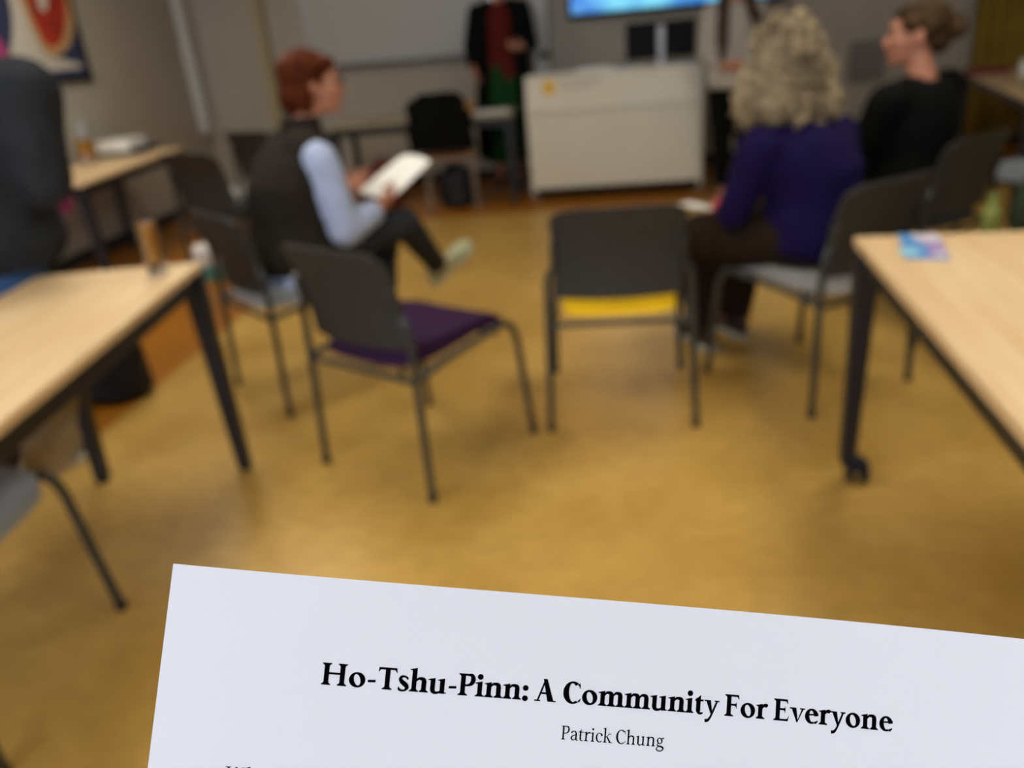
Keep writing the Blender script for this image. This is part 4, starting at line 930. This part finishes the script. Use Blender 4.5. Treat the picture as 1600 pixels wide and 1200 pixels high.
    if ch == 't':
        stem(.20, .17, .72); G.append([(.20 - h, .66), (.20 + h, .66), (.20 + h, .86), (.20 + h - .03, .84)]); rect(.04, .66 - T, .44, .66); G += strk([(.20, .22, S), (.205, .12, S * .95), (.25, .035, S * .6), (.34, .015, T * 1.1), (.44, .06, T * .6)]); return G, .48
    if ch == 'y':
        G.append([(.07, .66), (.07 + S * 1.12, .66), (.41, .07), (.355, -.03)]); G += strk([(.62, .65, T), (.41, .10, T * 1.05), (.31, -.13, T * 1.1), (.20, -.27, T * 1.5), (.06, -.29, S * .72)]); rect(.0, .66 - T * .7, .30, .66); rect(.49, .66 - T * .7, .73, .66); return G, .70
    if ch == 'v':
        G.append([(.07, .66), (.07 + S * 1.12, .66), (.40, .09), (.345, -.01)]); G.append([(.60, .66), (.60 + T, .66), (.385, -.01), (.345, -.01)]); rect(.0, .66 - T * .7, .30, .66); rect(.49, .66 - T * .7, .73, .66); return G, .70
    if ch in 'FE':
        stem(.22, 0, 1); foot(.22, l=.10, r=.13 if ch == 'F' else 0); foot(.22, 1, l=.10, r=0, up=-1); rect(.22, 1 - T * 1.05, .68, 1); G.append([(.71, .79), (.685, .79), (.61, 1 - T), (.68, 1)])
        rect(.22, .49, .56, .49 + T * 1.05); G.append([(.565, .37), (.59, .37), (.59, .66), (.565, .66)]); G.append([(.50, .49), (.575, .42), (.575, .62), (.50, .49 + T)])
        if ch == 'E': rect(.22, 0, .70, T * 1.05); G.append([(.66, 0), (.72, 0), (.77, .24), (.745, .24)]); G.append([(.60, T), (.70, 0), (.755, .20), (.70, T * 1.4)]); return G, .80
        return G, .74
    if ch == 'r':
        stem(.20, 0, .64); flag(.20, .67); foot(.20, r=.12); G += strk([(.24, .42, T * .8), (.31, .56, T * 1.2), (.40, .625, S * .7), (.49, .62, S * .85), (.545, .585, S * .5)]); return G, .56
    if ch == 'e':
        G += bowl(.375, .335, .330, .350, S, T, -2 + 8, 300, 8); G.append([(.10, .345), (.69, .40), (.70, .40 + T), (.10, .345 + T * .8)]); G += strk([(.52, .035, T * 1.3), (.61, .085, T), (.67, .15, T * .5)], 4); return G, .72
    if ch == 'a':
        stem(.50, .12, .48); G += strk([(.10, .52, S * .9), (.16, .60, T * 1.6), (.30, .655, T * 1.1), (.44, .62, S * .7), (.50, .48, S), (.50, .40, S)]); G += strk([(.50, .42, T), (.32, .36, T * 1.1), (.15, .27, S * .7), (.115, .15, S), (.19, .04, S * .6), (.33, .04, T), (.49, .14, T * .8)]); G += strk([(.50, .16, S), (.52, .06, S * .8), (.60, .015, T), (.66, .05, T * .6)], 4); return G, .66
    if ch == 'c': G += bowl(.36, .335, .320, .350, S, T, 50, 312, 8); dot(.53, .53); return G, .62
    if ch == 'k':
        stem(.20, 0, 1.05); flag(.20, 1.06); foot(.20); G.append([(.22, .33), (.22, .33 + T), (.56, .66), (.62, .66)]); G.append([(.30, .42), (.40, .46), (.74, .0), (.74 - S * 1.2, .0)]); rect(.45, .66 - T * .7, .73, .66); rect(.50, 0, .82, T * .7); return G, .80
    if ch == 'g':
        G += bowl(.32, .43, .245, .235, S * .9, T, 0, 360); G += strk([(.50, .60, T), (.58, .63, T * 1.6), (.66, .61, T * 1.8)], 4); G += strk([(.20, .24, T * .8), (.13, .14, T * 1.4), (.20, .06, T * 1.8), (.42, .03, S * .95), (.60, -.04, S), (.62, -.16, S * .8), (.47, -.28, T * 1.2), (.24, -.29, T * 1.3), (.09, -.20, S * .75), (.11, -.08, T * 1.1), (.22, .01, T)]); return G, .68
    if ch == 'W':
        for x in (0, .52): G.append([(.10 + x, 1), (.10 + x + S * 1.05, 1), (.45 + x, .05), (.395 + x, -.02)]); G.append([(.66 + x, 1), (.66 + T + x, 1), (.44 + x, -.02), (.395 + x, -.02)])
        rect(0, 1 - T * .7, .34, 1); rect(1.05, 1 - T * .7, 1.36, 1); return G, 1.32
    if ch == "'": G += strk([(.12, 1.0, S * 1.15), (.14, .94, S * 1.05), (.10, .82, .02)], 5); return G, .26
    if ch == '?': G += strk([(.08, .84, .03), (.14, .96, T * 1.3), (.28, 1.01, T * 1.2), (.42, .93, S * .85), (.43, .78, S), (.32, .62, S * .7), (.25, .50, T * 1.2), (.26, .30, T)]); dot(.26, .08); return G, .52
    return G, .5
def text(name, s, u0, width, v0, cap, S, T, ink, label, h=.00006, warp=0):
    adv = sum(glyph(c, S, T)[1] for c in s); sx = width / adv; mb = MB(); x = 0
    for c in s:
        G, a = glyph(c, S, T)
        for poly in G:
            k = len(mb.v)
            for px, py in poly: mb.v.append(tuple(sheet_pt(u0 + ((x + px) / adv + warp * (x + px) / adv * (1 - (x + px) / adv)) * width, v0 - py * cap, h) - O_))
            mb.f.append(tuple(range(k, k + len(poly))))
        x += a
    me = bpy.data.meshes.new(name); me.from_pydata(mb.v, [], mb.f)
    bm = bmesh.new(); bm.from_mesh(me)
    vd = -_n3
    for f_ in bm.faces:
        f_.normal_update()
        if f_.normal.dot(_n3) < 0: f_.normal_flip()
    bm.to_mesh(me); bm.free(); me.materials.append(ink)
    o = bpy.data.objects.new(name, me); C.objects.link(o); o.parent = root; o['label'] = label; return o
text('title_text', 'Ho-Tshu-Pinn: A Community For Everyone', -.0675, .1350, .0, .00500, .215, .09, M['ink'], 'bold black serif title', warp=.073)
text('author_text', 'Patrick Chung', -.0104, .0245, .0083, .00315, .135, .062, M['ink'], 'thin black serif author line')
text('heading_text', "What's Ho-Tshu-Pinn?", -.0870, .0488, .0237, .0037, .14, .06, M['ink2'], 'grey serif heading, cut by the picture edge')
